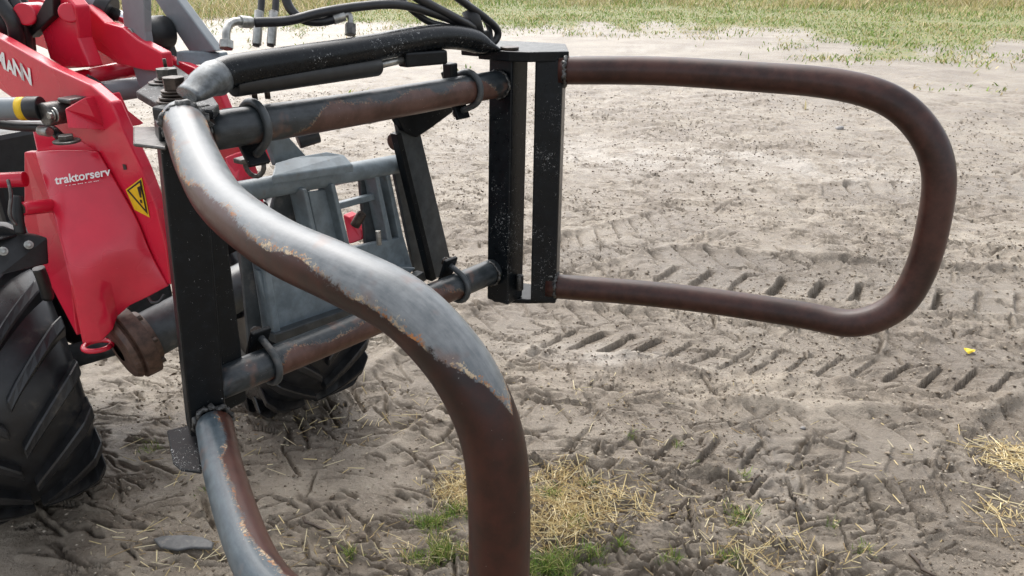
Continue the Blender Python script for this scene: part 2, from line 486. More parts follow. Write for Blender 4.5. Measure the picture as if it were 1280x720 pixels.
wet_shade = np.clip(0.8 * (1 - sstep(0.0, 0.03, crack)) * rough_zone, 0, 1) * 0.4  # cracks: slight moisture plus shade painted into the colour
sand = np.zeros_like(X)
grassm = np.zeros_like(X)

# single gouges and slabs pressed out by older wheels
def gouges(n, rmin=1.1, rmax=9.5, sc=1.0):
    dth = th_d[1] - th_d[0]; lr = math.log(r_in[1] / r_in[0])
    for i in range(n):
        u = rng.random()
        r = rmin * (rmax / rmin) ** (u ** 0.9)
        th = rng.uniform(-0.72, 0.72)
        cx, cy = r * math.sin(th), r * math.cos(th)
        a = math.radians(rng.normal(-8, 24)) if rng.random() < 0.8 else rng.uniform(0, math.pi)
        L = sc * rng.uniform(0.02, 0.10) * (1 + 0.8 * (rng.random() < 0.2)); Wd = sc * rng.uniform(0.003, 0.009); dp = sc * rng.uniform(0.010, 0.030)
        ext = L + 0.05
        i0 = 4 + int(max(0, math.log(max(r - ext, 0.63) / r_in[0]) / lr)); i1 = 4 + int(min(nr - 1, math.log((r + ext) / r_in[0]) / lr)) + 1
        j0 = int(max(0, (th - ext / r + TH0) / dth)); j1 = int(min(na - 1, (th + ext / r + TH0) / dth)) + 1
        xs, ys = X[i0:i1, j0:j1] - cx, Y[i0:i1, j0:j1] - cy
        t = xs * math.cos(a) + ys * math.sin(a); w = -xs * math.sin(a) + ys * math.cos(a)
        w = w + rng.uniform(-0.8, 0.8) * t * t + 0.0022 * np.sin(t * rng.uniform(30, 90) + i)
        e = 1 - sstep(L * 0.55, L, np.abs(t))
        cut = sstep(-Wd * 0.35, 0, w) * (1 - sstep(Wd * 0.4, Wd * 2.8, w))
        lip = np.exp(-((w + Wd * 1.3) / (Wd * 1.1)) ** 2)
        H[i0:i1, j0:j1] += e * (-dp * cut + dp * 0.45 * lip)
        wet_shade[i0:i1, j0:j1] = np.maximum(wet_shade[i0:i1, j0:j1], 0.5 * e * cut)  # cavity shade painted into the cut, along with mild moisture
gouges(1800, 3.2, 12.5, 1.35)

def track(p0, p1, W, pitch, depth, vee, ramp_in=0.4, ramp_out=0.4, phase=0.0, curve=0.0, flip=1, lugw=0.11, rut=0.012, alt=0.5):
    """tyre imprint from p0 to p1: slanted lugs in two alternating halves, steep on one edge"""
    global H, wet_shade
    p0, p1 = np.array(p0), np.array(p1)
    L = np.linalg.norm(p1 - p0); d = (p1 - p0) / L
    tx = (X - p0[0]) * d[0] + (Y - p0[1]) * d[1]
    w = -(X - p0[0]) * d[1] + (Y - p0[1]) * d[0]
    w = w - curve * ((tx / L - 0.5) ** 2 * 4 - 1) + 0.035 * fbm(X * 2.2, Y * 2.2, 2, 61)
    warp = 0.02 * fbm(X * 7, Y * 7, 2, 62)
    side = np.where(w > 0, 0.0, alt)
    ph = (tx + warp + flip * vee * np.abs(w)) / pitch + phase + side
    fr = ph - np.floor(ph)
    g = sstep(0, 0.04, fr) * (0.62 * (1 - sstep(lugw, lugw + 0.07, fr)) + 0.38 * (1 - sstep(lugw, lugw + 0.55, fr))) - 0.25 * sstep(0.86, 0.98, fr) * (1 - sstep(0.985, 1.0, fr))
    lum = 1 - sstep(W / 2 - 0.03, W / 2 + 0.01, np.abs(w))
    core = sstep(0.012, 0.03, np.abs(w))
    along = sstep(0, ramp_in, tx) * (1 - sstep(L - ramp_out, L, tx))
    var = 0.45 + 0.75 * sstep(-0.35, 0.25, fbm(X * 2.0, Y * 2.0, 3, 63 + int(pitch * 100)))
    mask = lum * along * near
    smooth = mask * 0.85
    H = H * (1 - smooth) + smooth * (0.012 * fbm(X * 1.5, Y * 1.5, 2, 9))
    H = H - mask * rut - mask * g * core * depth * var
    rim = np.exp(-((np.abs(w) - W / 2 - 0.03) / 0.03) ** 2) * along * near
    H = H + rim * (0.014 + 0.02 * fbm(X * 9, Y * 9, 3, 66))
    wet_shade = np.maximum(wet_shade, mask * (0.42 + 0.40 * g * core))

track(ground_xy(780, 322), ground_xy(1480, 368), 0.60, 0.20, 0.050, 0.45, 0.4, 0.2, curve=0.10, flip=1, lugw=0.12)
track(ground_xy(380, 560), ground_xy(700, 360), 0.42, 0.14, 0.028, 0.5, 0.25, 0.4, flip=-1)
track(ground_xy(600, 345), ground_xy(900, 262), 0.46, 0.15, 0.024, 0.6, 0.4, 0.5, flip=-1)
track(ground_xy(1030, 730), ground_xy(1420, 500), 0.46, 0.15, 0.034, 0.7, 0.25, 0.2, flip=-1)
track(ground_xy(560, 520), ground_xy(1300, 560), 0.40, 0.16, 0.018, 0.6, 0.5, 0.5, flip=1)
track(ground_xy(1000, 245), ground_xy(1500, 215), 0.5, 0.2, 0.030, 0.5, 0.4, 0.4, flip=-1)

track(ground_xy(640, 400), ground_xy(1420, 476), 0.46, 0.135, 0.036, 0.75, 0.25, 0.2, flip=1)

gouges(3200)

def blob(px, py, rx, ry, amp, arr, soft=0.6):
    cx, cy = ground_xy(px, py)
    d = np.sqrt(((X - cx) / rx) ** 2 + ((Y - cy) / ry) ** 2) + 0.5 * fbm(X * 5, Y * 5, 4, 91)
    arr += amp * (1 - sstep(1 - soft, 1 + soft * 0.3, d))
# pale washed sand patches
for (px, py, rx, ry, a) in ((720, 440, .34, .16, .55), (860, 450, .5, .12, .45), (960, 580, .14, .30, .55), (700, 250, 1.4, .5, .35), (900, 210, 1.6, .7, .42),
                            (1150, 215, 1.5, .6, .35), (800, 180, 1.8, .9, .38), (460, 330, .4, .4, .3), (420, 400, .3, .3, .3), (1000, 60, 4, 1.6, .35), (700, 60, 2.5, 2.0, .35),
                            (640, 180, 1.2, .8, .30), (560, 640, .2, .2, .2), (1180, 640, .25, .2, .3), (450, 640, .3, .16, .18)):
    blob(px, py, rx, ry, a, sand)
# darker ground near the machine; damp mud along the tracks and bottom right
for (px, py, rx, ry, a) in ((200, 560, .55, .35, .55), (330, 500, .4, .3, .5), (1100, 640, .8, .5, .28), (1000, 335, 1.0, .55, .38), (790, 325, .8, .35, .32), (1180, 400, .8, .5, .34), (1150, 560, .9, .4, .18), (850, 620, .4, .2, .3)):
    blob(px, py, rx, ry, a, wet_shade)
# mound of dark soil beside the straw
def mound(px, py, rx, ry, amp):
    global H
    cx, cy = ground_xy(px, py)
    d = np.sqrt(((X - cx) / rx) ** 2 + ((Y - cy) / ry) ** 2)
    H += amp * np.exp(-d * d * 1.5) * (1 + 0.9 * fbm(X * 16, Y * 16, 4, 95, 0.6))
mound(830, 655, .17, .07, .022); mound(1000, 690, .2, .08, .008); mound(1110, 590, .25, .1, .012)
# grass cover: far strip with a ragged edge, thin patches nearer
big = fbm(X * 0.30, Y * 0.30, 4, 103, 0.6); fine_ = fbm(X * 1.3, Y * 1.3, 3, 105, 0.6)
grassm = sstep(13.5, 23.0, Y + 0.28 * np.clip(X, -4, 9) + 9.0 * big + 2.5 * fine_) * 0.95
grassm -= 0.9 * np.exp(-(((X - 1.0) / 2.0) ** 2 + ((Y - 14.5) / 2.5) ** 2)) + 0.6 * np.exp(-(((X - 4.5) / 2.0) ** 2 + ((Y - 15.5) / 1.6) ** 2))
grassm = np.clip(grassm, 0, 1)
for (px, py, rx, ry, a) in ((690, 690, .16, .10, .55), (540, 655, .12, .06, .4), (920, 640, .12, .10, .4), (900, 150, .9, .5, .3), (1220, 110, 1.0, .6, .35)):
    blob(px, py, rx, ry, a, grassm)

H = H * (rg > 0.3)
verts = np.stack([X, Y, H], -1).reshape(-1, 3)
verts = np.concatenate([verts, [[0, 0, 0]]])
ii, jj = np.meshgrid(np.arange(NR - 1), np.arange(NA), indexing='ij')
j2 = (jj + 1) % NA
quads = np.stack([ii * NA + jj, (ii + 1) * NA + jj, (ii + 1) * NA + j2, ii * NA + j2], -1).reshape(-1, 4)[:, ::-1]
tris = np.stack([np.full(NA, NR * NA), (np.arange(NA) + 1) % NA, np.arange(NA)], -1)
me = bpy.data.meshes.new('ground')
me.vertices.add(len(verts)); me.vertices.foreach_set('co', verts.ravel().astype(np.float32))
nl = quads.size + tris.size
me.loops.add(nl); me.loops.foreach_set('vertex_index', np.concatenate([quads.ravel(), tris.ravel()]).astype(np.int32))
npoly = len(quads) + len(tris)
me.polygons.add(npoly)
ls = np.concatenate([np.arange(len(quads)) * 4, len(quads) * 4 + np.arange(len(tris)) * 3]).astype(np.int32)
me.polygons.foreach_set('loop_start', ls)
me.polygons.foreach_set('use_smooth', np.ones(npoly, dtype=bool))
me.update(calc_edges=True); me.validate()
for nm, arr in (('sand', sand), ('grass', grassm), ('wet_shade', np.clip(wet_shade, 0, 1))):
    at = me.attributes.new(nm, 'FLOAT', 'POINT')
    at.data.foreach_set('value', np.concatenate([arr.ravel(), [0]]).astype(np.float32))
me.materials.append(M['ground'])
ground = bpy.data.objects.new('ground', me); C.objects.link(ground)
tag(ground, 'damp sandy mud yard with tyre tracks and grass at its edge', 'ground', kind='structure')
if me.polygons[0].normal.z < 0: me.flip_normals()

def gha(x, y, arr=None):
    """height (or another field) of the ground sheet at points, nearest grid point"""
    arr = H if arr is None else arr
    x, y = np.asarray(x, float), np.asarray(y, float)
    i = np.clip(np.searchsorted(R, np.hypot(x, y)), 0, NR - 1)
    j = np.clip(np.rint((np.arctan2(x, y) + TH0) / (2 * TH0) * (na - 1)), 0, na - 1).astype(int)
    return arr[i, j]
def gh(x, y):
    return float(gha(x, y))

# ------------------------------------------------------------------ grass and straw (uncountable)
def blades(name, items, material, label, cat):
    """items: arrays of base xyz, height vec, width vec, colour -> one mesh; each blade two bent quads tapering"""
    base, tip, side, col = items
    n = len(base)
    midp = base + (tip - base) * 0.55; midp[:, 2] += 0.10 * np.linalg.norm(tip - base, axis=1)
    V = np.stack([base - side, base + side, midp + side * 0.75, midp - side * 0.75, tip], 1).reshape(-1, 3)
    k = np.arange(n)[:, None] * 5
    q = (k + np.array([[0, 1, 2, 3]])); t = (k + np.array([[3, 2, 4]]))
    me = bpy.data.meshes.new(name)
    me.vertices.add(len(V)); me.vertices.foreach_set('co', V.ravel().astype(np.float32))
    me.loops.add(q.size + t.size); me.loops.foreach_set('vertex_index', np.concatenate([q.ravel(), t.ravel()]).astype(np.int32))
    me.polygons.add(2 * n)
    me.polygons.foreach_set('loop_start', np.concatenate([np.arange(n) * 4, 4 * n + np.arange(n) * 3]).astype(np.int32))
    me.update(calc_edges=True)
    ca = me.color_attributes.new('tint', 'FLOAT_COLOR', 'POINT')
    cc = np.concatenate([np.repeat(col, 5, 0), np.ones((5 * n, 1))], 1)
    ca.data.foreach_set('color', cc.ravel().astype(np.float32))
    me.materials.append(material)
    o = bpy.data.objects.new(name, me); C.objects.link(o)
    tag(o, label, cat, kind='stuff')
    return o
GREEN = np.array([[0.15, 0.25, 0.04], [0.22, 0.31, 0.06], [0.11, 0.18, 0.04], [0.30, 0.31, 0.10]])
DRY = np.array([[0.50, 0.41, 0.20], [0.36, 0.29, 0.15], [0.60, 0.51, 0.29]])
def make_blades(xy, hmean, lean, width, dry):
    n = len(xy)
    z = gha(xy[:, 0], xy[:, 1])
    base = np.column_stack([xy, z - 0.004])
    h = hmean * rng.uniform(0.5, 1.5, n)
    a = rng.uniform(0, 2 * math.pi, n); l = lean * rng.uniform(0.2, 1.4, n)
    tip = base + np.column_stack([np.cos(a) * h * l, np.sin(a) * h * l, h])
    b_ = a + math.pi / 2 + rng.normal(0, 0.5, n)
    w = width * rng.uniform(0.6, 1.4, n)
    side = np.column_stack([np.cos(b_) * w, np.sin(b_) * w, np.zeros(n)])
    isdry = rng.random(n) < dry
    col = np.where(isdry[:, None], DRY[rng.integers(0, 3, n)], GREEN[rng.integers(0, 4, n)]) * rng.uniform(0.75, 1.25, (n, 1))
    return base, tip, side, col
# near tufts
pts, hm = [], []
def tuft(px, py, rx, ry, n, h):
    cx, cy = ground_xy(px, py)
    a = rng.uniform(0, 2 * math.pi, n); q = np.sqrt(rng.random(n)) * (0.7 + 0.4 * np.sin(a * 3 + px))
    pts.append(np.column_stack([cx + rx * q * np.cos(a), cy + ry * q * np.sin(a)])); hm.append(np.full(n, h))
for a in ((690, 705, .11, .07, 1100, .032), (740, 690, .06, .04, 250, .026), (650, 715, .07, .05, 450, .034), (780, 680, .03, .02, 90, .028), (540, 655, .09, .05, 480, .022), (555, 695, .08, .06, 520, .030), (570, 640, .06, .04, 260, .024),
          (520, 700, .05, .03, 160, .02), (440, 700, .035, .02, 110, .024), (925, 640, .06, .06, 260, .02), (910, 690, .06, .04, 200, .02), (870, 580, .03, .02, 50, .016), (930, 590, .03, .03, 60, .018),
          (690, 615, .05, .04, 160, .024), (735, 600, .04, .03, 70, .02), (720, 650, .05, .04, 120, .022), (840, 695, .04, .02, 80, .026), (1080, 680, .05, .03, 60, .018), (1040, 655, .03, .02, 50, .018), (850, 550, .03, .03, 40, .018), (790, 540, .03, .03, 30, .018), (190, 560, .08, .05, 70, .02), (260, 620, .05, .04, 30, .02)):
    tuft(*a)
pts = np.concatenate(pts); hm = np.concatenate(hm)
it = make_blades(pts, hm, 1.0, 0.0011, 0.12)
blades('short_grass', it, M['blade'], 'short green grass tufts growing through mud beside the straw', 'grass')
# far strip
n = 90000
rr_ = np.sqrt(rng.uniform(9.0 ** 2, 42.0 ** 2, n * 2)) ; tt_ = rng.uniform(-0.78, 0.78, n * 2)
rr_ = 9 + (42 - 9) * rng.random(n * 2) ** 1.25
xy = np.column_stack([rr_ * np.sin(tt_), rr_ * np.cos(tt_)])
gmv = gha(xy[:, 0], xy[:, 1], grassm)
clump = fbm(xy[:, 0] * 1.1, xy[:, 1] * 1.1, 3, 120)
keep = (gmv + 0.35 * clump) > rng.uniform(0.15, 1.0, len(xy))
xy = xy[keep]; clump = clump[keep]; rk = np.hypot(xy[:, 0], xy[:, 1])
tall = sstep(24, 31, rk) * (0.4 + 1.2 * (fbm(xy[:, 0] * .4, xy[:, 1] * .4, 2, 130) > -0.05))
tall = tall + 0.9 * sstep(20, 24, rk) * (xy[:, 0] < -5)
hmean = 0.035 + 0.05 * np.clip(clump + 0.3, 0, 1) + 0.24 * tall
dryp = np.clip(0.28 + 0.5 * tall + 0.5 * fbm(xy[:, 0] * .5, xy[:, 1] * .5, 2, 140), 0.08, 0.8)
it = make_blades(xy, hmean, 1.3, 0.010, dryp)
blades('field_grass', it, M['blade'], 'green and dry field grass along the far edge of yard', 'grass')
# straw
def straws(spec):
    xs = []
    for (px, py, rx, ry, n, lmean, zz) in spec:
        cx, cy = ground_xy(px, py)
        x = cx + rx * rng.normal(0, 0.5, n); y = cy + ry * rng.normal(0, 0.5, n)
        for a, b_ in zip(x, y): xs.append((a, b_, lmean * (0.25 + 1.3 * rng.random() ** 1.8), zz * rng.random()))
    n = len(xs); V = np.zeros((n * 6, 3)); 
    for i, (x, y, l, zz) in enumerate(xs):
        a = rng.uniform(0, math.pi); d = np.array([math.cos(a), math.sin(a)])
        e0, e1 = np.array([x, y]) - d * l / 2, np.array([x, y]) + d * l / 2
        z0, z1 = gh(*e0) + 0.003 + zz + rng.uniform(0, .006), gh(*e1) + 0.003 + zz + rng.uniform(0, .006)
        w = rng.uniform(0.0008, 0.0017)
        s = np.array([-d[1], d[0]]) * w
        for k, (e, z) in enumerate(((e0, z0), (e1, z1))):
            V[i * 6 + k * 3 + 0] = (e[0] - s[0], e[1] - s[1], z)
            V[i * 6 + k * 3 + 1] = (e[0] + s[0], e[1] + s[1], z)
            V[i * 6 + k * 3 + 2] = (e[0], e[1], z + w * 1.5)
    k = np.arange(n)[:, None] * 6
    q = np.concatenate([k + np.array([[0, 1, 4, 3]]), k + np.array([[1, 2, 5, 4]]), k + np.array([[2, 0, 3, 5]])])
    me = bpy.data.meshes.new('straw')
    me.from_pydata(V.tolist(), [], q.tolist())
    ca = me.color_attributes.new('tint', 'FLOAT_COLOR', 'POINT')
    SC = np.array([[0.74, 0.60, 0.31], [0.82, 0.70, 0.42], [0.58, 0.45, 0.22], [0.80, 0.70, 0.46], [0.40, 0.29, 0.15]])
    col = SC[rng.integers(0, 5, n)] * rng.uniform(0.75, 1.15, (n, 1))
    ca.data.foreach_set('color', np.concatenate([np.repeat(col, 6, 0), np.ones((6 * n, 1))], 1).ravel().astype(np.float32))
    me.materials.append(M['straw'])
    o = bpy.data.objects.new('straw', me); C.objects.link(o)
    tag(o, 'loose golden straw strewn on mud among short grass', 'straw', kind='stuff')
straws([(715, 628, .16, .15, 1050, .058, .006), (690, 660, .14, .08, 400, .055, .008), (700, 590, .10, .06, 200, .05, .004), (575, 610, .09, .10, 500, .05, .006), (780, 620, .15, .12, 160, .05, .002),
        (960, 690, .3, .08, 160, .06, .004), (900, 640, .25, .15, 120, .05, .003), (560, 690, .25, .1, 160, .05, .003), (420, 680, .3, .12, 80, .05, .002), (230, 690, .25, .10, 70, .07, .003), (230, 580, .35, .2, 50, .06, .002),
        (1275, 570, .14, .12, 420, .06, .006), (1262, 640, .12, .1, 90, .07, .004), (420, 520, .5, .3, 150, .05, .002), (900, 560, .8, .5, 70, .04, .001), (1100, 600, .8, .4, 60, .04, .001), (700, 500, .6, .3, 50, .04, .001)])

def crumbs(n):
    """loose crumbs of mud and grit lying on the sheet"""
    r = 0.9 * (10.0 / 0.9) ** (rng.random(n) ** 0.8); th = rng.uniform(-0.80, 0.80, n)
    x, y = r * np.sin(th), r * np.cos(th)
    dens = fbm(x * 2.0, y * 2.0, 3, 150)
    k = dens > rng.uniform(-0.45, 0.45, n); x, y, r = x[k], y[k], r[k]; n = len(x)
    sz = (0.0013 + 0.0006 * r) * np.exp(rng.normal(0, 0.45, n)); sz = np.minimum(sz, 0.009)
    z = gha(x, y)
    O = np.array([[1, 0, 0], [0, 1, 0], [-1, 0, 0], [0, -1, 0], [0, 0, 1], [0, 0, -1]], float)
    rot = rng.uniform(0, 6.28, n); c_, s_ = np.cos(rot), np.sin(rot)
    V = O[None] * sz[:, None, None] * rng.uniform(0.55, 1.35, (n, 6, 1)) * np.array([1.5, 1.0, 0.75])
    V = np.stack([V[..., 0] * c_[:, None] - V[..., 1] * s_[:, None] , V[..., 0] * s_[:, None] + V[..., 1] * c_[:, None], V[..., 2]], -1)
    V += np.stack([x, y, z + sz * 0.25], -1)[:, None, :]
    F = np.array([[0, 1, 4], [1, 2, 4], [2, 3, 4], [3, 0, 4], [1, 0, 5], [2, 1, 5], [3, 2, 5], [0, 3, 5]])
    T = (np.arange(n)[:, None, None] * 6 + F[None]).reshape(-1, 3)
    me = bpy.data.meshes.new('mud_crumbs')
    me.vertices.add(n * 6); me.vertices.foreach_set('co', V.ravel().astype(np.float32))
    me.loops.add(T.size); me.loops.foreach_set('vertex_index', T.ravel().astype(np.int32))
    me.polygons.add(len(T)); me.polygons.foreach_set('loop_start', (np.arange(len(T)) * 3).astype(np.int32))
    me.update(calc_edges=True)
    CC = np.array([[0.13, 0.10, 0.07], [0.18, 0.145, 0.105], [0.26, 0.215, 0.16], [0.40, 0.35, 0.28], [0.11, 0.085, 0.06]])
    col = CC[rng.integers(0, 5, n)]
    ca = me.color_attributes.new('tint', 'FLOAT_COLOR', 'POINT')
    ca.data.foreach_set('color', np.concatenate([np.repeat(col, 6, 0), np.ones((6 * n, 1))], 1).ravel().astype(np.float32))
    me.materials.append(M['crumb'])
    o = bpy.data.objects.new('mud_crumbs', me); C.objects.link(o)
    tag(o, 'loose crumbs of mud and grit scattered over the yard', 'mud', kind='stuff')
crumbs(75000)

# ------------------------------------------------------------------ bale grabber
AX = ang(55.5); NX = ang(-34.5)       # along the frame (away), forward of the machine
grab_loc = Vector((-0.25, 1.72, 0.70))
G = thing('bale_grabber', grab_loc, 'worn black and brown tubular bale grabber with two curved arms on red loader', 'bale grabber')
TR = 0.038

# frame tubes
up_path = spline([P(256, 165.5, 1.405), P(449, 135.5, 1.685), P(634, 103, 2.09)], 10)
lo_path = spline([P(268, 481, 1.585), P(433, 415.5, 1.845), P(622, 336, 2.27)], 10)
tu = MB().tube(up_path, TR, 28).build('frame_tube', M['frame_tube'], G)
tl = MB().tube(lo_path, TR, 28).build('frame_tube', M['frame_tube_low'], G)
# frame posts (square tube)
def post(top, bot, ax, ay, s, name, m, parent, bevel=0.005):
    mb = MB()
    X_, Y_ = ax * s / 2, ay * s / 2
    b = [bot - X_ - Y_, bot + X_ - Y_, bot + X_ + Y_, bot - X_ + Y_]
    return mb.prism(b, top - bot).build(name, m, parent, bevel)
fp_top, fp_bot = P(636, 71, 2.07), P(631, 372, 2.30)
far_post = post(fp_top, fp_bot, AX, NX, 0.082, 'frame_post', M['black_fleck'], G)
np_bot = Vector((-0.672, 1.405, 0.70)); np_top = Vector((-0.632, 1.395, 1.385))
near_post = post(np_top, np_bot, AX, NX, 0.078, 'frame_post', M['black_worn'], G)

def weld_ring(c, axis, r, parent, wob=0.002, rr=0.004, arc=(0, 360), seed=0):
    axis = axis.normalized(); u = (UP - axis * UP.dot(axis)); u = u.normalized() if u.length > .1 else axis.orthogonal().normalized(); w = axis.cross(u)
    rs = random.Random(seed); pts = []; rad = []
    n = 60
    for i in range(n + 1):
        th = math.radians(arc[0] + (arc[1] - arc[0]) * i / n)
        q = r + rs.uniform(-wob, wob)
        pts.append(c + (u * math.cos(th) + w * math.sin(th)) * q + axis * rs.uniform(-wob, wob)); rad.append(rr * rs.uniform(0.6, 1.3))
    return MB().tube(pts, rad, 8).build('weld', M['weld'], parent)
weld_ring(up_path[-1] - AX * 0.045, AX, TR, tu, seed=1)
weld_ring(lo_path[-1] - AX * 0.045, AX, TR, tl, seed=2)

# --- far arm
far_pts = [P(699, 88, 2.0), P(820, 88.5, 1.955), P(940, 96, 1.88), P(1040, 104.5, 1.80), P(1112, 125, 1.748), P(1156, 166, 1.735), P(1174, 218, 1.75),
           P(1166, 285, 1.795), P(1149, 342, 1.845), P(1120, 384, 1.89), P(1066, 404.5, 1.94), P(997, 392.5, 2.02), P(840, 370, 2.14), P(684, 357, 2.22)]
far_path = spline(far_pts, 10, 6)
fa = MB().tube(far_path, TR, 32).build('far_arm', M['arm_far'], G)
fa.name = 'curved_arm'; WL['curved_arm'] = WL['far_arm']
tag(fa, 'brown painted curved arm loop of the grabber held open')
fd = ang(-11); fd2 = ang(79)
fap_top, fap_bot = P(689, 71, 2.01), P(681, 372, 2.245)
far_arm_post = post(fap_top, fap_bot, fd, fd2, 0.078, 'arm_post', M['black_fleck'], fa)
weld_ring(P(707, 88, 1.99), fd, TR + .001, fa, 0.003, 0.005, seed=3)
weld_ring(P(695, 357, 2.21), fd, TR, fa, 0.003, 0.005, seed=4)
# far hinge plates
hp = 1.395
def plate(pxs, h, th, name, m, parent, bevel=0.003):
    return MB().prism([at_h(x, y, h) for x, y in pxs], Vector((0, 0, th))).build(name, m, parent, bevel)
plate([(598, 74), (636, 77), (662, 78), (711, 77), (707, 66.5), (650, 63), (606, 62)], fp_top.z, 0.027, 'hinge_plate', M['black_fleck'], G)
bz = fp_bot.z - 0.016
plate([(610, 372), (618, 378), (660, 380), (692, 379), (694, 366), (650, 358), (612, 360)], bz, 0.016, 'hinge_plate', M['black'], G)
c = at_h(637, 62, fp_top.z + 0.027)
MB().cyl(c, c + UP * 0.008, 0.026, 28).build('hinge_pin', M['bolt'], G, 0.002)
c = P(650, 362, 2.27); MB().cyl(c, c + UP * 0.05, 0.011, 14).build('hinge_pin', M['weld'], G, 0.002)

# --- near arm
near_pts = [P(229, 150, 1.325), P(238, 176, 1.255), P(252, 211, 1.175), P(279, 255, 1.085), P(343, 304, 0.965), P(420, 340, 0.892), P(498, 379, 0.852), P(553, 430, 0.838),
            P(593, 489, 0.838), P(617, 555, 0.85), P(624, 630, 0.87), P(624, 720, 0.90)]
lowA = [P(268, 532, 1.565), P(284, 605, 1.395), P(325, 715, 1.20)]
loop_end = [Vector((-0.03, 0.64, 0.84)), Vector((-0.09, 0.665, 0.745)), Vector((-0.20, 0.715, 0.72))]
near_path = spline(near_pts, 10, 4)
low_path = spline(loop_end[::-1][0:0] + lowA + [Vector((-0.30, 0.785, 0.72))] + loop_end[::-1] + [near_pts[-1]], 10, 4)
na_ = MB().tube(near_path, TR, 36).build('curved_arm', M['arm_near'], G)
tag(na_, 'scraped grey and rusty brown curved arm loop bending down to the ground')
MB().tube(low_path, TR, 36).build('lower_arm_tube', M['arm_low'], na_)
nd = ang(-60); nd2 = ang(30)
ap_top, ap_bot = P(222, 150, 1.365), P(258, 530, 1.61)
near_arm_post = post(ap_top, ap_bot, nd, nd2, 0.076, 'arm_post', M['black'], na_)
weld_ring(P(232, 158, 1.31), ang(-62), TR + .000, na_, 0.004, 0.007, seed=5)
weld_ring(P(267, 528, 1.57), ang(-60), TR, na_, 0.004, 0.006, seed=6)
# stop plates welded to the post
plate([(167, 184), (208, 189), (216, 178), (211, 163), (167, 163)], 1.325, 0.008, 'stop_plate', M['steel'], na_, 0.004)
tag(bpy.data.objects['stop_plate'], 'bare steel stop plate')
hb = P(230, 560, 1.57).z
plate([(209, 541), (243, 533), (252, 560), (253, 594), (226, 590), (217, 582)], hb, 0.008, 'stop_plate', M['black_worn'], na_, 0.004)
# near hinge plate and bolts
hz = ap_top.z + 0.004
plate([(172, 124), (200, 141), (268, 150), (275, 141), (258, 116), (219, 89)], hz, 0.017, 'hinge_plate', M['black_worn'], G)
plate([(236, 532), (250, 538), (282, 525), (282, 512), (244, 512)], ap_bot.z - 0.016, 0.014, 'hinge_plate', M['black'], G)
def bolt(c, r, name, parent, m, hh=0.022, washers=2, axis=UP, mat_w=None):
    mb = MB(); z = 0
    for k in range(washers):
        mb.cyl(c + axis * z, c + axis * (z + 0.005), r * (1.75 - 0.25 * k), 26); z += 0.0065
    mb.cyl(c + axis * z, c + axis * (z + 0.004), r * 1.25, 26); z += 0.004
    mb.hexa(c + axis * z, c + axis * (z + hh), r)
    return mb.build(name, m, parent, 0.0015)
topz = hz + 0.017
bolt(at_h(222, 127, topz), 0.022, 'hinge_bolt', G, M['bolt'], 0.024, 3)
b2 = bolt(at_h(211, 104, topz), 0.024, 'hinge_nut', G, M['steel'], 0.022, 1)
c = at_h(211, 104, topz) + UP * 0.035
MB().cyl(c, c + UP * 0.018, 0.004, 10).build('grease_nipple', M['bolt'], b2)
# grease and weld build-up under the plate
mb = MB()
rs = random.Random(4)
pts_ = [at_h(205 + i * 7, 150 + 5 * math.sin(i * 1.3), hz - 0.014) for i in range(10)]
mb.tube(pts_, [0.012 * rs.uniform(0.7, 1.3) for _ in pts_], 10)
mb.build('weld', M['steel'], na_)

# --- U-bolts clamping the frame tubes
def ubolt(path, i, ang_open, back, parent, plate_mat):
    c = path[i]; T = (path[i + 1] - path[i - 1]).normalized()
    b = (back - T * back.dot(T)).normalized(); s = T.cross(b)
    R_ = TR + 0.008
    pts = [c + b * (R_ + 0.03) + s * R_, c + b * 0.03 + s * R_]
    for k in range(0, 13):
        th = math.pi * k / 12
        pts.append(c + s * R_ * math.cos(th) - b * R_ * math.sin(th))
    pts += [c + b * 0.03 - s * R_, c + b * (R_ + 0.03) - s * R_]
    o = MB().tube(pts, 0.0085, 12, True, T).build('u_bolt', M['darkgrey'], parent)
    MB().box(c + b * (TR + 0.012), T, s, b, 0.05, 0.135, 0.012).build('clamp_plate', plate_mat, o, 0.003)
    for sg in (-1, 1):
        p = c + s * R_ * sg + b * (TR + 0.018)
        MB().hexa(p, p + b * 0.014, 0.014).build('nut', M['bolt'], o)
    return o
BK = (-NX * 0.75 - UP * 0.25)
ubolt(up_path, 3, 0, (-NX * 0.8 - UP * 0.6), tu, M['black_worn'])
ubolt(up_path, 17, 0, (-NX * 0.8 - UP * 0.35), tu, M['black'])
ubolt(lo_path, 4, 0, (-NX * 0.9 + UP * 0.45), tl, M['black_worn'])
ubolt(lo_path, 17, 0, (-NX * 0.9 + UP * 0.35), tl, M['black'])

# --- brackets between the tubes (angle iron uprights)
QP = P(520, 240, 2.12)
def panel(pxs, p0, n, th, name, m, parent, bevel=0.002):
    pts = [on(x, y, p0, n) for x, y in pxs]
    return MB().prism(pts, -n * th).build(name, m, parent, bevel)
panel([(494, 148), (512, 146), (526, 168), (567, 340), (560, 348), (541, 347), (500, 180)], QP, NX, 0.010, 'bracket', M['darkgrey'], G)
panel([(496, 168), (502, 166), (546, 349), (540, 352)], QP + NX * 0.016, NX, 0.026, 'bracket_flange', M['black'], G)
panel([(496, 146), (512, 140), (565, 128), (575, 134), (540, 160), (522, 172), (506, 164)], QP + NX * 0.02, NX, 0.03, 'bracket_head', M['black'], G, 0.004)
panel([(296, 262), (306, 260), (330, 432), (312, 438)], P(305, 330, 1.74), NX, 0.010, 'bracket', M['darkgrey'], G)

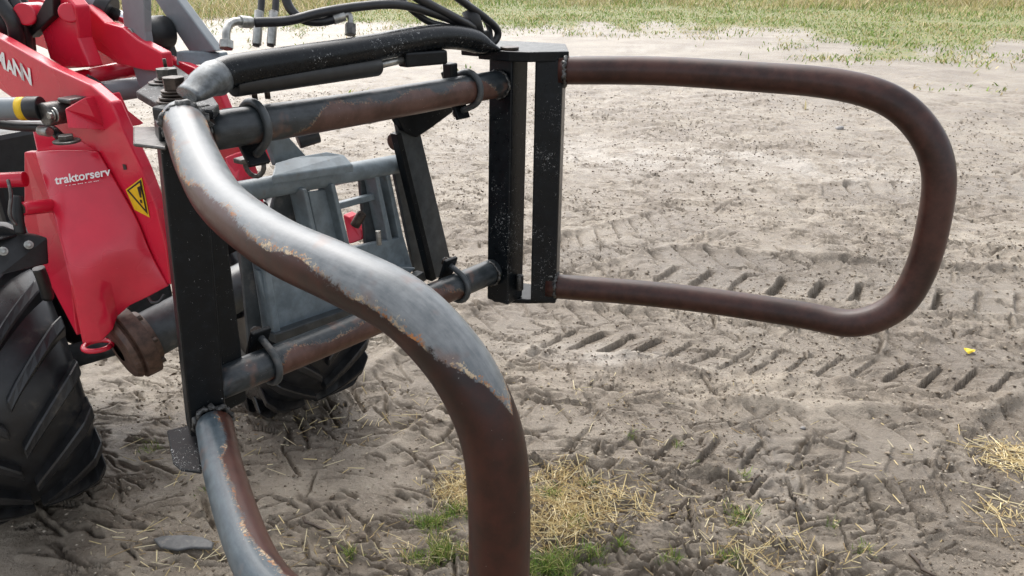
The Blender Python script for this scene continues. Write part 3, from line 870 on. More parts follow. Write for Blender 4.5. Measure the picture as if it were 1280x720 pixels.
# --- top link: guard pipe, ram, clevis
def gz(px):        # depth along the link
    t = (px - 255) / (620 - 255)
    return 1 / (1 / 1.36 * (1 - t) + 1 / 2.03 * t)
gp = [(264, 99), (278, 93.5), (295, 88), (349, 79), (450, 63), (511, 51), (556, 46), (588, 50), (606, 58), (618, 64)]
gpts = spline([P(x, y, gz(x)) for x, y in gp], 8, 2)
nG = len(gpts); rad, sq = [], []
for i, p in enumerate(gpts):
    s = i / (nG - 1)
    k = 1 - sstep(0.80, 0.97, np.float64(s))
    rad.append(0.031); sq.append((1.0 + 0.35 * (1 - k), 0.30 + 0.70 * k))
guard = MB().tube(gpts, rad, 24, squash=sq).build('guard_pipe', M['guard'], G)
MB().tube(spline([P(233, 118, 1.335), P(244, 113, 1.345), P(258, 103, 1.36), P(276, 95, 1.385)], 5), [0.030] + [0.034] * 13 + [0.033, 0.0325], 22, squash=[(1.35 - 0.024 * i, 0.42 + 0.58 * min(1, (i / 13)) ** 1.2) for i in range(16)]).build('link_end', M['linkend'], guard)
cylA, cylB = P(290, 106, 1.415), P(471, 82, 1.70)
ram = MB().cyl(cylA, cylB, 0.024, 24).build('hydraulic_ram', M['plastic'], G, 0.003)
MB().cyl(cylB, P(506, 74, 1.77), 0.009, 16).build('ram_rod', M['zinc'], ram)
d_ = (P(555, 70, 1.87) - P(503, 74, 1.765))
MB().box(P(529, 72.5, 1.815), d_, d_.cross(UP), UP, d_.length, 0.034, 0.036).build('clevis', M['black'], ram, 0.006)
MB().box(P(563, 92, 1.93), AX, NX, UP, 0.03, 0.03, 0.055).build('clevis_pin', M['black'], ram, 0.004)
lug = MB().box(P(600, 63, 2.03), AX, NX, UP, 0.10, 0.06, 0.02).build('link_lug', M['black'], G, 0.004)
for (x, y) in ((318, 118), (334, 116)):
    c = P(x, y, 1.5); MB().cyl(c - UP * 0.012, c + UP * 0.012, 0.006, 12).build('stud', M['bolt'], ram)

# --- hoses and fittings
def hose(pts, r, parent=G, m='hose', name='hydraulic_hose'):
    return MB().tube(spline([P(*p) for p in pts], 10, 3), r, 14).build(name, M[m], parent)
def fitting(pts, r, parent, m='zinc'):
    return MB().tube(spline([P(*p) for p in pts], 5, 1), r, 14).build('hose_fitting', M[m], parent)
h1 = hose([(318, 28, 1.58), (360, 26, 1.6), (400, 16, 1.63), (450, 8, 1.68), (500, 6, 1.74), (545, 18, 1.85), (585, 34, 1.97), (604, 44, 2.03)], 0.0105)
fitting([(283, 52, 1.52), (283, 40, 1.52), (287, 30, 1.53), (298, 26.5, 1.55), (316, 28, 1.58)], 0.0085, h1)
c0, c1 = P(283, 61, 1.52), P(283, 44, 1.52)
MB().hexa(c0, c0 + (c1 - c0) * 0.6, 0.015).build('hose_fitting', M['zinc'], h1, 0.001)
MB().cyl(P(300, 27, 1.553), P(314, 28, 1.578), 0.0125, 14).build('hose_fitting', M['zinc'], h1, 0.001)
h2 = hose([(352, -30, 1.62), (360, 6, 1.63), (378, 24, 1.64), (402, 27, 1.65), (424, 22, 1.66)], 0.0105)
MB().cyl(P(416, 24, 1.655), P(430, 19.5, 1.665), 0.0125, 14).build('hose_fitting', M['zinc'], h2, 0.001)
fitting([(428, 20, 1.663), (435, 18, 1.668), (438, 23, 1.67), (438, 40, 1.67)], 0.007, h2)
MB().hexa(P(438, 44, 1.67), P(438, 30, 1.67), 0.013).build('hose_fitting', M['steel'], h2, 0.001)
for k, x in enumerate((326, 344)):
    hh_ = hose([(x - 6, 58, 1.78), (x - 2, 30, 1.78), (x + 1, 0, 1.79), (x + 2, -60, 1.8)], 0.0085)
    MB().cyl(P(x - 5, 56, 1.78), P(x - 2, 14, 1.78), 0.011, 14).build('hose_sleeve', M['zinc'], hh_, 0.001)
hose([(470, -40, 1.72), (520, -4, 1.78), (560, 18, 1.88), (590, 34, 1.97), (606, 48, 2.05)], 0.012)
hose([(540, -30, 1.83), (570, -4, 1.9), (606, 22, 2.0), (622, 38, 2.05), (619, 51, 2.06), (608, 56, 2.05)], 0.0105)
hose([(490, -10, 1.76), (530, 24, 1.84), (560, 34, 1.9), (592, 40, 1.98)], 0.009)
hose([(555, -30, 1.9), (590, 10, 2.0), (610, 30, 2.05), (614, 62, 2.05)], 0.008)
strap = MB().tube([P(586, 12, 1.97), P(592, 26, 1.98), P(596, 42, 2.0)], 0.022, 14).build('hose_strap', M['plastic'], G)
MB().box(P(597, 50, 2.03), AX, NX, UP, 0.05, 0.05, 0.05).build('hose_block', M['black'], G, 0.004)

# ------------------------------------------------------------------ loader
A2, N2 = ang(60), ang(-30)
A3 = ang(40)
Wc = Vector((-1.64, 1.945, 0))
TRACK = 0.92
ldr_loc = Wc + A3 * TRACK / 2
L = thing('wheel_loader', ldr_loc, 'red compact wheel loader with lugged tyres carrying the bale grabber', 'wheel loader')

# wheels
WR, WW = 0.44, 0.33
def tyre_prof():
    return [(-0.12, 0.20), (-0.150, 0.23), (-0.168, 0.29), (-0.165, 0.345), (-0.145, 0.385), (-0.10, 0.402), (-0.05, 0.410), (0, 0.413), (0.05, 0.410), (0.10, 0.402), (0.145, 0.385), (0.165, 0.345), (0.168, 0.29), (0.150, 0.23), (0.12, 0.20)]
prof = [(a * 1.18, b) for a, b in tyre_prof()]
def prof_r(s):
    for (a, ra), (b, rb) in zip(prof[3:11], prof[4:12]):
        if a <= s <= b: return ra + (rb - ra) * (s - a) / (b - a)
    return 0.345
lug_me = {}
def lug_mesh(sgn):
    """one curved lug bar in wheel space: axis = +Y, around angle"""
    mb = MB(); n = 7; rows = []
    for i in range(n):
        t = i / (n - 1)
        s = sgn * (0.010 + t * 0.188)
        th = -0.46 * t ** 0.9
        hgt = 0.034 * (1 - 0.25 * t)
        w0, w1 = 0.017 + 0.004 * t, 0.024 + 0.006 * t
        rb = prof_r(abs(s)) - 0.006 if abs(s) < 0.194 else 0.338
        rt = 0.44 + (0.432 - 0.44) * t * t if t < 0.95 else 0.405
        row = []
        for (r, w) in ((rb, -w1), (rt, -w0), (rt, w0), (rb, w1)):
            a = th + w / 0.42
            row.append(len(mb.v)); mb.v.append(Vector((r * math.sin(a), s, r * math.cos(a))))
        rows.append(row)
    for i in range(n - 1):
        for k in range(3):
            f = (rows[i][k], rows[i][k + 1], rows[i + 1][k + 1], rows[i + 1][k])
            mb.face(f if sgn < 0 else f[::-1])
    mb.face(rows[0][::-1] if sgn < 0 else rows[0]); mb.face(rows[-1] if sgn < 0 else rows[-1][::-1])
    me = bpy.data.meshes.new('lug')
    me.from_pydata([tuple(v) for v in mb.v], [], mb.f); me.materials.append(M['rubber'])
    bm = bmesh.new(); bm.from_mesh(me); bmesh.ops.recalc_face_normals(bm, faces=bm.faces)
    ed = [e for e in bm.edges if e.is_manifold and e.calc_face_angle(0) > 0.6]
    bmesh.ops.bevel(bm, geom=ed, offset=0.004, segments=1, affect='EDGES')
    bm.to_mesh(me); bm.free()
    return me
lug_me = {s: lug_mesh(s) for s in (-1, 1)}
NL = 18
def wheel(center, rot0):
    rootl = WL[L.name]
    mb = MB().lathe(Vector((0, 0, 0)), Vector((0, 1, 0)), prof, 56)
    w = mb.build('wheel', M['rubber'], None, origin=(0, 0, 0))
    w.parent = L; w.location = center - rootl
    w.rotation_euler = (0, 0, math.radians(40 - 90))
    WL[w.name] = center
    rim = MB().lathe(Vector((0, 0, 0)), Vector((0, 1, 0)), [(-0.125, 0.19), (-0.125, 0.215), (-0.11, 0.205), (-0.06, 0.19), (-0.05, 0.08), (0.05, 0.08), (0.06, 0.19), (0.11, 0.205), (0.125, 0.215), (0.125, 0.19)], 40).build('rim', M['linkgrey'], None, origin=(0, 0, 0))
    rim.parent = w
    for k in range(NL):
        for s in (-1, 1):
            lo = bpy.data.objects.new('lug', lug_me[s]); C.objects.link(lo); lo.parent = w
            lo.rotation_euler = (0, rot0 + 2 * math.pi * (k + (0.5 if s > 0 else 0)) / NL, 0)
    return w
hub_h = WR - 0.015
wheel(Wc + UP * hub_h, 0.1)
wheel(Wc + A3 * TRACK + UP * hub_h, 0.25)
ctr = Wc + A3 * TRACK / 2 + UP * hub_h
MB().cyl(ctr - A3 * TRACK / 2, ctr + A3 * TRACK / 2, 0.04, 18).build('front_axle', M['darkgrey'], L)
MB().box(ctr - N2 * 0.42 + UP * 0.18, N2, A2, UP, 0.75, 0.32, 0.42).build('chassis', M['darkgrey'], L, 0.02)
MB().box(ctr - N2 * 0.62 + UP * 0.48, N2, A2, UP, 0.4, 0.30, 0.4).build('loader_tower', M['plastic'], L, 0.02)

# boom: side plate with the lettering, drop and flared lower box
p0 = Vector((-1.70, 1.89, 0)) + A2 * 0.23 + UP        # outer face of the boom plate
nA = A2
def onb(px, py, ds=0.0):
    return on(px, py, p0 + A2 * ds, nA)
boom_px = [(-260, -75), (0, 48), (60, 82), (112, 106), (138, 128), (156, 168), (176, 210), (196, 262), (208, 312), (213, 356), (204, 356), (180, 318), (168, 276), (148, 240), (120, 192), (96, 178), (60, 155), (0, 112), (-260, -10)]
boom = MB().prism([onb(x, y) for x, y in boom_px], A2 * 0.030).build('boom', M['red'], L, 0.004)
tag(boom, 'red boom side plate with white lettering')
# inner twin plate
MB().prism([onb(x, y) + A2 * 0.30 for x, y in boom_px], A2 * 0.025).build('boom_plate', M['red'], L, 0.004)
# flared box: mesh lofted between crease and outer edge
crease = [(123, 189), (150, 235), (172, 275), (188, 315), (212, 357)]
outer = [(46, 190), (60, 236), (74, 285), (88, 340), (106, 424)]
outer_s = [-0.06, -0.09, -0.12, -0.15, -0.17]
mbx = MB(); rows = []
nseg = 6
for i in range(5):
    a = onb(*crease[i], -0.002); b_ = onb(*outer[i], outer_s[i])
    row = []
    for k in range(nseg + 1):
        t = k / nseg
        p = a.lerp(b_, t) + (A2 * -0.02 + UP * 0.010) * math.sin(math.pi * t) * 0.6
        row.append(p)
    rows.append(row)
for k, q in enumerate(((211, 357), (186, 370), (162, 381), (145, 395), (140, 411), (128, 425), (106, 428))):
    rows[4][k] = onb(*q, -0.17 * k / 6)
# subdivide rows smoothly
cols = [spline([rows[i][k] for i in range(5)], 5, 1) for k in range(nseg + 1)]
nrow = len(cols[0])
base = 0
for r_ in range(nrow):
    for k in range(nseg + 1): mbx.v.append(cols[k][r_])
for r_ in range(nrow - 1):
    for k in range(nseg):
        q = r_ * (nseg + 1) + k
        mbx.face((q, q + 1, q + nseg + 2, q + nseg + 1), None, True)
# bottom lip with arch over the pivot, as an extension strip
flare = mbx.build('boom_flare', M['red'], L)
sol = flare.modifiers.new('solid', 'SOLIDIFY'); sol.thickness = 0.012; sol.offset = 0
bv = flare.modifiers.new('bevel', 'BEVEL'); bv.width = 0.003; bv.segments = 2; bv.limit_method = 'ANGLE'
bl, br = cols[-1][-1], cols[0][-1]
def lip(px, py, t): return on(px, py, bl.lerp(br, t), (nA * 0.7 + UP * 0.2 - N2 * 0.6).normalized())
# left (rear facing) side of the flared box
side_pts = [cols[-1][i] for i in range(0, nrow, 4)]
back = [p - N2 * (0.11 if i else 0.07) + A2 * 0.10 + UP * 0.02 for i, p in enumerate(side_pts)]
mbs = MB(); n_ = len(side_pts)
mbs.v += side_pts + back
for i in range(n_ - 1): mbs.face((i, i + 1, n_ + i + 1, n_ + i))
fs = mbs.build('boom_side', M['red'], L)
sol = fs.modifiers.new('solid', 'SOLIDIFY'); sol.thickness = 0.010; sol.offset = 0
# top shelf of the flare
MB().prism([onb(46, 188, -0.06), onb(120, 188, 0), onb(96, 172, 0), onb(40, 160, -0.04)], UP * -0.01).build('boom_shelf', M['red'], L, 0.003)
# curved tie-down ring under
MB().tube(spline([P(186, 372, 1.83), P(190, 378, 1.82), P(199, 377, 1.82), P(205, 368, 1.83)], 6), 0.004, 8).build('hook', M['plastic'], L)
c = P(122, 432, 1.9)
MB().tube([c + Vector((math.cos(t) * 0.035, math.sin(t) * 0.03, 0)) for t in np.linspace(0, 6.28, 20)], 0.007, 8).build('shackle', M['red'], L)

# pivot tube: rusty hub and grey-brown shaft
h0, h1_ = P(150, 438, 1.92), P(222, 400, 2.02)
dh = (h1_ - h0).normalized()
MB().lathe(h0, dh, [(-0.005, 0.03), (-0.004, 0.060), (0.0, 0.082), (0.012, 0.090), (0.022, 0.085), (0.024, 0.098), (0.060, 0.100), (0.064, 0.080), (0.080, 0.074), (0.082, 0.05)], 36, True).build('pivot_hub', M['rust'], L)
MB().cyl(h0 + dh * 0.075, h0 + dh * 0.46, 0.066, 32).build('pivot_shaft', M['darkgrey'], L, 0.003)
for k in range(8):
    u_ = dh.orthogonal().normalized(); u_ = Quaternion(dh, k * math.pi / 4 + 0.3) @ u_
    MB().hexa(h0 + dh * 0.060 + u_ * 0.090, h0 + dh * 0.072 + u_ * 0.090, 0.008).build('hub_bolt', M['bolt'], L)

# lettering, sticker
def text_mesh(txt, size, origin, xdir, ydir, name, parent, m, off, shear=0.0, space=1.0, bold=0.0):
    cu = bpy.data.curves.new(name, 'FONT'); cu.body = txt; cu.size = size; cu.shear = shear; cu.space_character = space; cu.offset = bold
    tmp = bpy.data.objects.new('tmp', cu); C.objects.link(tmp)
    bpy.context.view_layer.update()
    me = bpy.data.meshes.new_from_object(tmp.evaluated_get(bpy.context.evaluated_depsgraph_get()))
    bpy.data.objects.remove(tmp)
    x, y = xdir.normalized(), ydir
    x = x; nn = x.cross(y).normalized(); y = nn.cross(x).normalized()
    co = [origin + x * v.co.x + y * v.co.y + nn * off for v in me.vertices]
    mb = MB(); mb.v = co; mb.f = [tuple(p.vertices) for p in me.polygons]; mb.uv = [None] * len(mb.f); mb.sm = [False] * len(mb.f)
    return mb.build(name, m, parent)
def letters(txt, corners, name, parent, m, proj, bold=0.0, shear=0.0):
    """text laid along baseline px a->b with cap height from px c above a; proj maps px to surface"""
    a, b_, c_ = [proj(*q) for q in corners]
    xd = (b_ - a); yd = c_ - a
    yd = yd - xd.normalized() * yd.dot(xd.normalized())
    cu_w = None
    size = yd.length / 0.69
    o = text_mesh(txt, size, a, xd, yd, name, parent, m, 0.0012, shear, 1.0, bold)
    return o
nb = lambda x, y: onb(x, y, -0.001)
def letter_set(txt, start, dirpx, hpx, adv):
    for i, ch in enumerate(txt):
        x, y = start[0] + dirpx[0] * adv[i], start[1] + dirpx[1] * adv[i]
        hh2 = hpx * (0.72 if ch == 'A' else 1.0)
        letters(ch, ((x, y), (x + 10, y + 10 * dirpx[1] / dirpx[0]), (x + 1, y - hh2)), 'letter', boom, M['white'], nb, 0.0022)
letter_set('MANN', (-5, 79), (1, 0.60), 17.5, (0, 14.5, 22.5, 32))
# flare-plane lettering
f0 = cols[3][6]; fn = (cols[3][8] - cols[3][2]).cross(cols[5][6] - cols[1][6]).normalized()
if fn.dot(CAM - f0) < 0: fn = -fn
def fl(x, y): 
    return on(x, y, flp, fn) + fn * 0.012
flp = onb(105, 225, -0.03)
flp = on(105, 225, cols[3][5], fn) + fn * 0.004
o = letters('traktorserv', ((73.5, 231.8), (137, 221), (74.3, 221.3)), 'lettering', flare, M['white'], fl, 0.0006)
o = letters('- - -- --- - -- ---', ((86, 235), (138, 227), (86.2, 230)), 'lettering', flare, M['white'], fl, 0.0)
def deck(pxs, proj, name, parent, m):
    mb = MB(); mb.v = [proj(x, y) for x, y in pxs]; mb.face(range(len(pxs)))
    nrm = (mb.v[1] - mb.v[0]).cross(mb.v[2] - mb.v[0])
    if nrm.dot(CAM - mb.v[0]) < 0: mb.f[0] = tuple(mb.f[0])[::-1]
    return mb.build(name, m, parent)
s1 = lambda x, y: onb(x, y, -0.0015)
s2 = lambda x, y: onb(x, y, -0.0027)
s3 = lambda x, y: onb(x, y, -0.0037)
st = deck([(157, 237), (177, 222), (187, 272), (168, 262)], s1, 'warning_sticker', boom, M['yellow'])
deck([(158.5, 238), (176, 224.5), (184.5, 268)], s2, 'warning_triangle', boom, M['inkblack'])
deck([(161.5, 238.2), (174.6, 228.6), (181.5, 261.5)], s3, 'warning_triangle', boom, M['yellow'])
s4 = lambda x, y: onb(x, y, -0.0046)
deck([(171.3, 234.5), (175.6, 232), (176.8, 247), (174.8, 247)], s4, 'exclamation_mark', boom, M['inkblack'])
deck([(174.6, 249.4), (177.2, 250), (177.8, 254.2), (175.4, 253.4)], s4, 'exclamation_mark', boom, M['inkblack'])
deck([(153, 205), (157, 206), (158.5, 212), (154.5, 212.5)], s1, 'bolt_hole', boom, M['inkblack'])

# lifting ram with the yellow ring, its bracket
r0, r1 = P(-60, 137, 1.72), P(46, 135.5, 1.73)
lr = MB().cyl(r0, r1, 0.027, 24).build('lift_ram', M['linkgrey'], L, 0.002)
dr = (r1 - r0).normalized()
MB().cyl(P(25, 136, 1.728), P(35, 135.8, 1.729), 0.0276, 24).build('yellow_ring', M['yellow'], lr)
MB().cyl(r1 - dr * 0.022, r1 + dr * 0.012, 0.0285, 24).build('ram_gland', M['plastic'], lr, 0.003)
MB().cyl(r1, P(66, 138, 1.74), 0.013, 16).build('ram_rod', M['rod'], lr)
c = P(70, 141, 1.74)
MB().cyl(c - A2 * 0.03, c + A2 * 0.03, 0.028, 20).build('ram_eye', M['steel'], lr, 0.004)
bc = P(70, 143, 1.72)
bolt(bc, 0.010, 'ram_bolt', lr, M['zinc'], 0.008, 1, -A2)
MB().prism([P(80, 136, 1.70), P(106, 121, 1.70), P(118, 146, 1.72), P(142, 164, 1.76), P(84, 160, 1.69)], A2 * 0.09).build('ram_bracket', M['red'], L, 0.004)
MB().box(P(93, 124, 1.735), N2, A2, UP, 0.05, 0.055, 0.012).build('bracket_cap', M['steel'], L, 0.004)
c = P(84, 178, 1.70)
MB().cyl(c, c + UP * 0.006, 0.030, 24).build('flange', M['steel'], L, 0.002)
MB().hexa(c + UP * 0.006, c + UP * 0.018, 0.018).build('flange_nut', M['steel'], L, 0.002)
MB().cyl(P(50, 163, 1.74), P(62, 165, 1.73), 0.012, 12).build('pin', M['zinc'], L, 0.002)
MB().tube(spline([P(-20, 152, 1.78), P(20, 158, 1.78), P(60, 160, 1.77), P(76, 172, 1.76)], 6), 0.012, 12).build('hydraulic_hose', M['hose'], L)

# red stubs, rear red plate, dark interior
MB().cyl(P(-60, 228, 1.78), P(32, 224, 1.80), 0.019, 18).build('cross_tube', M['red'], L, 0.002)
MB().cyl(P(28, 261, 1.74), P(64, 257, 1.80), 0.017, 18).build('pin_tube', M['red'], L, 0.002)
MB().cyl(P(27, 261.3, 1.738), P(29, 261, 1.742), 0.012, 14).build('pin', M['bolt'], L)
MB().prism([P(30, 190, 1.86), P(50, 190, 1.84), P(86, 330, 1.92), P(96, 420, 1.98), P(60, 350, 2.0), P(30, 280, 1.95)], A2 * 0.02).build('boom_gusset', M['red'], L, 0.003)
MB().tube(spline([P(10, 225, 1.72), P(14, 245, 1.71), P(12, 268, 1.71), P(20, 282, 1.72)], 6), 0.004, 8).build('chain', M['steel'], L)
MB().tube(spline([P(22, 245, 1.74), P(22, 270, 1.74), P(26, 292, 1.75)], 6), 0.013, 10).build('bracket_leg', M['plastic'], L)
# fender bracket
fe = MB().prism([P(-60, 290, 1.70), P(4, 282, 1.74), P(30, 292, 1.77), P(60, 297, 1.80), P(62, 330, 1.81), P(2, 344, 1.72), P(-60, 345, 1.66)], -N2 * 0.05).build('fender_bracket', M['plastic'], L, 0.005)
MB().prism([P(-60, 276, 1.80), P(10, 280, 1.84), P(34, 293, 1.79), P(4, 300, 1.73), P(-60, 310, 1.66)], UP * 0.006).build('fender_top', M['plastic'], fe, 0.003)
for (x, y, z) in ((4, 314, 1.722), (36, 306, 1.765)):
    c = P(x, y, z - 0.006); bolt(c, 0.006, 'fender_bolt', fe, M['zinc'], 0.003, 1, (CAM - c).normalized())
MB().tube(spline([P(48, 335, 1.86), P(54, 350, 1.88), P(60, 372, 1.92)], 5), 0.015, 10).build('fender_stay', M['plastic'], L)

# tilt linkage on top of the boom
q0 = P(110, 45, 2.1)
MB().prism([onb(x, y, 0.20) for x, y in ((90, 8), (108, 6), (130, 28), (152, 34), (172, 50), (202, 66), (206, 90), (180, 88), (146, 80), (118, 62), (98, 50))], A2 * 0.03).build('tilt_lever', M['red'], L, 0.004)
MB().prism([onb(x, y, 0.12) for x, y in ((50, 34), (68, 10), (66, -6), (84, -4), (94, 8), (96, 28), (98, 48), (112, 84), (80, 86), (62, 74))], A2 * 0.04).build('tower_plate', M['red'], L, 0.005)
MB().cyl(onb(86, 16, 0.11), onb(86, 16, 0.13), 0.024, 24).build('tower_eye', M['red'], L, 0.004)
MB().cyl(onb(30, 18, 0.08), onb(52, 16, 0.16), 0.028, 20).build('tower_pin', M['red'], L, 0.004)
MB().prism([onb(x, y, 0.10) for x, y in ((32, 44), (58, -5), (66, -5), (66, 20), (36, 48))], A2 * 0.03).build('tower_strap', M['plastic'], L, 0.003)
MB().cyl(P(60, 108, 1.9), P(172, 82, 2.05), 0.022, 20).build('cross_tube', M['red'], L, 0.002)
MB().cyl(P(128, 116, 1.95), P(204, 104, 2.05), 0.029, 22).build('grey_shaft', M['linkgrey'], L, 0.002)
MB().tube(spline([P(108, 96, 1.86), P(122, 104, 1.88), P(138, 122, 1.88), P(146, 138, 1.88)], 6), 0.008, 10).build('hydraulic_hose', M['hose'], L)
ta, tb = P(60, -22, 1.95), P(138, 15, 1.98)
tr_ = MB().cyl(ta, tb, 0.041, 26).build('tilt_ram', M['linkgrey'], L, 0.003)
dt = (tb - ta).normalized()
MB().cyl(tb - dt * 0.03, tb + dt * 0.004, 0.0425, 26).build('ram_gland', M['plastic'], tr_, 0.003)
MB().cyl(tb, tb + dt * 0.09, 0.017, 18).build('ram_rod', M['rod'], tr_)
def slab(pxs, z, th, name, m, bevel=0.004):
    pp = P(pxs[0][0], pxs[0][1], z)
    nn = A2
    return MB().prism([on(x, y, pp, nn) for x, y in pxs], A2 * th).build(name, m, L, bevel)
lk = slab([(150, -8), (180, -8), (181, 40), (186, 70), (199, 104), (186, 112), (174, 110), (162, 74), (155, 40)], 1.86, 0.022, 'tilt_link', M['linkgrey'])
c = on(164, 43, P(150, -8, 1.86), A2)
bolt(c, 0.009, 'link_bolt', lk, M['zinc'], 0.004, 1, -A2)
rc = P(186, 42, 1.99)
MB().cyl(rc - A2 * 0.02, rc + A2 * 0.06, 0.045, 26).build('roller', M['plastic'], L, 0.008)
MB().prism([P(187, 44, 2.02), P(206, 44, 2.04), P(222, 86, 2.08), P(204, 96, 2.06)], A2 * 0.02).build('roller_arm', M['plastic'], L, 0.003)
bar = slab([(184, -14), (212, -14), (270, 64), (240, 68), (236, 64)], 2.02, 0.03, 'tilt_link', M['linkgrey'])
MB().prism([P(220, 64, 1.97), P(274, 66, 2.0), P(276, 80, 2.0), P(220, 82, 1.97)], A2 * 0.03).build('link_plate', M['grey'], L, 0.003)
MB().prism([P(104, 54, 2.28), P(118, 60, 2.3), P(122, 84, 2.3), P(108, 84, 2.28)], A2 * 0.02).build('rear_stay', M['linkgrey'], L, 0.003)
# hose bundle at the tower
for k, (xa, xb) in enumerate(((-8, 22), (8, 32), (-24, 10), (18, 36))):
    MB().tube(spline([P(xa - 6, -30, 1.86 + .03 * k), P(xa + 8, 2, 1.86 + .03 * k), P(xb - 4, 30, 1.88 + .03 * k), P(xb, 62, 1.92 + .03 * k), P(xb + 2, 90, 1.96 + .03 * k)], 6), 0.019, 12).build('hydraulic_hose', M['hose'], L)

# quick hitch (grey carrier between boom and grabber)
hp0 = P(420, 220, 1.93)
def hp(pxs, off, th, name, m, bevel=0.003):
    return panel(pxs, hp0 + NX * off, NX, th, name, m, L, bevel)
MB().cyl(P(296, 241, 1.735), P(508, 203, 2.12), 0.027, 22).build('hitch_crossbar', M['grey'], L, 0.002)
MB().cyl(P(330, 400, 1.90), P(372, 388, 1.98), 0.02, 18).build('hitch_pin', M['rust'], L, 0.003)
hook = MB()
hook.prism([P(339, 221, 1.70), P(344, 203, 1.75), P(368, 196, 1.80), P(408, 189, 1.87), P(430, 193, 1.90), P(442, 206, 1.89)], Vector((0, 0, -0.020)))
hook.build('hitch_hook', M['grey'], L, 0.004)
hp([(346, 208), (386, 198), (362, 172), (334, 172)], -0.03, 0.02, 'hitch_ear', M['grey'])
hp([(346, 236), (388, 236), (392, 330), (330, 300)], -0.05, 0.012, 'hitch_panel', M['darkgrey'])
hp([(379, 237), (384, 236), (407, 340), (401, 340)], 0.02, 0.06, 'hitch_rib', M['grey'])
hp([(386, 240), (414, 236), (436, 330), (404, 330)], -0.01, 0.012, 'hitch_panel', M['grey'])
hp([(414, 231), (419, 230), (441, 320), (435, 320)], 0.02, 0.06, 'hitch_rib', M['grey'])
hp([(424, 254), (470, 242), (472, 249), (426, 262)], 0.0, 0.02, 'hitch_rail', M['grey'])
hp([(450, 224), (470, 220), (490, 312), (458, 312)], -0.03, 0.012, 'hitch_panel', M['darkgrey'])
hp([(468, 216), (473, 215), (492, 304), (486, 306)], 0.02, 0.05, 'hitch_rib', M['grey'])
hp([(482, 214), (487, 213), (512, 330), (506, 332)], 0.02, 0.05, 'hitch_rib', M['grey'])
hp([(492, 212), (506, 210), (540, 345), (520, 348)], -0.02, 0.012, 'hitch_panel', M['darkgrey'])
hp([(430, 312), (505, 296), (516, 334), (470, 350), (440, 352)], 0.02, 0.02, 'hitch_plate', M['grey'])
hp([(322, 338), (352, 345), (440, 330), (520, 335), (470, 385), (345, 425)], 0.035, 0.018, 'hitch_plate', M['grey'])
hp([(344, 418), (470, 374), (530, 340), (534, 350), (470, 388), (346, 430)], 0.06, 0.03, 'hitch_rail', M['darkgrey'])
hp([(326, 300), (332, 298), (352, 420), (344, 422)], 0.05, 0.05, 'hitch_rib', M['grey'])
hp([(296, 300), (326, 300), (344, 420), (318, 430)], -0.03, 0.012, 'hitch_panel', M['darkgrey'])
# red boom nose bits behind the hitch, locking pin
MB().prism([P(280, 196, 1.92), P(296, 190, 1.94), P(304, 222, 1.94), P(294, 236, 1.92), P(284, 226, 1.9)], A2 * 0.03).build('boom_nose', M['red'], L, 0.006)
MB().prism([P(322, 172, 2.0), P(334, 170, 2.0), P(340, 200, 2.0), P(328, 204, 2.0)], A2 * 0.02).build('boom_nose', M['red'], L, 0.004)
MB().prism([P(428, 268, 2.12), P(436, 272, 2.12), P(456, 292, 2.14), P(452, 300, 2.14), P(436, 306, 2.12)], A2 * 0.04).build('boom_nose', M['red'], L, 0.004)
c = P(443, 283, 2.06); MB().cyl(c, P(453, 266, 2.05), 0.014, 16).build('locking_pin', M['bolt'], L, 0.003)
c = P(474, 306, 1.93); MB().cyl(c, c + UP * 0.04, 0.007, 12).build('pin', M['zinc'], L, 0.001)
MB().cyl(P(324, 352, 2.0), P(334, 340, 2.0), 0.014, 12).build('boom_nose', M['red'], L)
# brown pivot lever behind the upper tube
MB().tube([P(318, 205, 1.70) + Vector((math.cos(t) * 0.022, 0, math.sin(t) * 0.03)) for t in np.linspace(0, 6.28, 18)], 0.006, 8).build('ring', M['steel'], L)
MB().box(P(312, 198, 1.69), AX, NX, UP, 0.07, 0.03, 0.012).build('latch', M['steel'], L, 0.003)
MB().cyl(P(372, 176, 1.92), P(398, 168, 1.94), 0.022, 16).build('hitch_bush', M['plastic'], L, 0.004)
MB().cyl(P(491, 178, 2.18), P(499, 175, 2.2), 0.026, 18).build('hitch_eye', M['rust'], L, 0.004)

# ------------------------------------------------------------------ loose things on the ground
def pebble(px, py, size, m, label, cat, name, flat=0.6, group=None, seed=0):
    x, y = ground_xy(px, py)
    bm = bmesh.new(); bmesh.ops.create_icosphere(bm, subdivisions=2, radius=1)
    rs = random.Random(seed)
    ph = [rs.uniform(0, 6) for _ in range(6)]
    sx, sy = rs.uniform(0.8, 1.3), rs.uniform(0.7, 1.0)
    for v in bm.verts:
        k = 1 + 0.18 * math.sin(v.co.x * 2.3 + ph[0]) + 0.14 * math.sin(v.co.y * 3.1 + ph[1]) + 0.1 * math.sin(v.co.z * 4 + ph[2] + v.co.x * 3)
        v.co = Vector((v.co.x * sx * k, v.co.y * sy * k, v.co.z * flat * k)) * size
    me = bpy.data.meshes.new(name); bm.to_mesh(me); bm.free()
    for p in me.polygons: p.use_smooth = True
    me.materials.append(m)
    o = bpy.data.objects.new(name, me); C.objects.link(o)
    o.location = (x, y, gh(x, y) + size * flat * 0.35); o.rotation_euler = (0, 0, rs.uniform(0, 6))
    tag(o, label, cat, group)
    return o
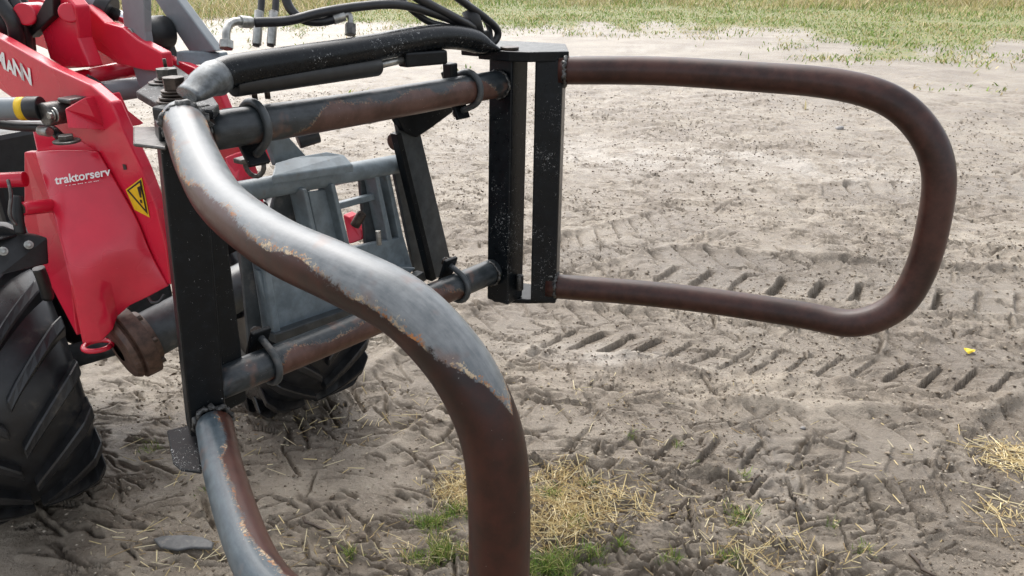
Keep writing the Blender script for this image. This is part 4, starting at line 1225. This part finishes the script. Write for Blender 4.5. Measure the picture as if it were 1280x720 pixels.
# flat slate at bottom left
sx_, sy_ = ground_xy(232, 681)
mb = MB()
pl = [(192, 676), (205, 672), (232, 671), (255, 674), (268, 680), (266, 688), (240, 687), (222, 690), (200, 686)]
zb = float(np.median([gh(*at_h(x, y, 0).xy) for x, y in pl])) + 0.012
o = mb.prism([at_h(x, y, zb) for x, y in pl], UP * 0.010).build('flat_stone', M['slate'], None, 0.004)
tag(o, 'thin grey flat stone half sunk in mud near the front tyre', 'stone')
pebble(1050, 160, 0.045, M['stone'], 'small grey stone lying on pale sand behind open arm', 'stone', 'stone', 0.6, seed=2)
pebble(1004, 352 + 360 - 180, 0.010, M['stone'], 'tiny pale pebble lying on churned mud', 'pebble', 'pebble', 0.6, seed=3)
# fallen leaf
lx, ly = ground_xy(1212, 438)
mb = MB(); zl = gh(lx, ly) + 0.012
ring = []
for k in range(14):
    t = 2 * math.pi * k / 14
    r = 0.020 * (1 + 0.25 * math.cos(2 * t) + 0.15 * math.sin(5 * t))
    ring.append(Vector((lx + r * math.cos(t), ly + r * math.sin(t), zl + 0.008 * math.cos(2 * t + 1))))
o = mb.prism(ring, UP * 0.0008).build('fallen_leaf', M['leaf'])
tag(o, 'small yellow fallen leaf on the chevron tyre track', 'leaf')
# twigs
def twig(px0, py0, px1, py1, r, label, seed):
    a, b_ = ground_xy(px0, py0), ground_xy(px1, py1)
    rs = random.Random(seed); pts = []
    for k in range(6):
        t = k / 5
        x, y = a[0] + (b_[0] - a[0]) * t + rs.uniform(-.006, .006), a[1] + (b_[1] - a[1]) * t + rs.uniform(-.006, .006)
        pts.append(Vector((x, y, gh(x, y) + r * 0.7)))
    mz = [max(pts[max(i - 1, 0)].z, pts[i].z, pts[min(i + 1, 5)].z) for i in range(6)]
    for p, z in zip(pts, mz): p.z = z
    o = MB().tube(pts, [r, r * 1.1, r, r * .9, r * .8, r * .5], 7).build('twig', M['twig'])
    tag(o, label, 'twig')
twig(932, 610, 948, 590, 0.006, 'short dark twig beside pale sand and sparse grass', 1)
twig(378, 655, 414, 670, 0.005, 'dark forked bark splinter left of the straw', 2)
twig(1140, 688, 1170, 720, 0.006, 'dark twig pressed in lug marks right of grass', 3)
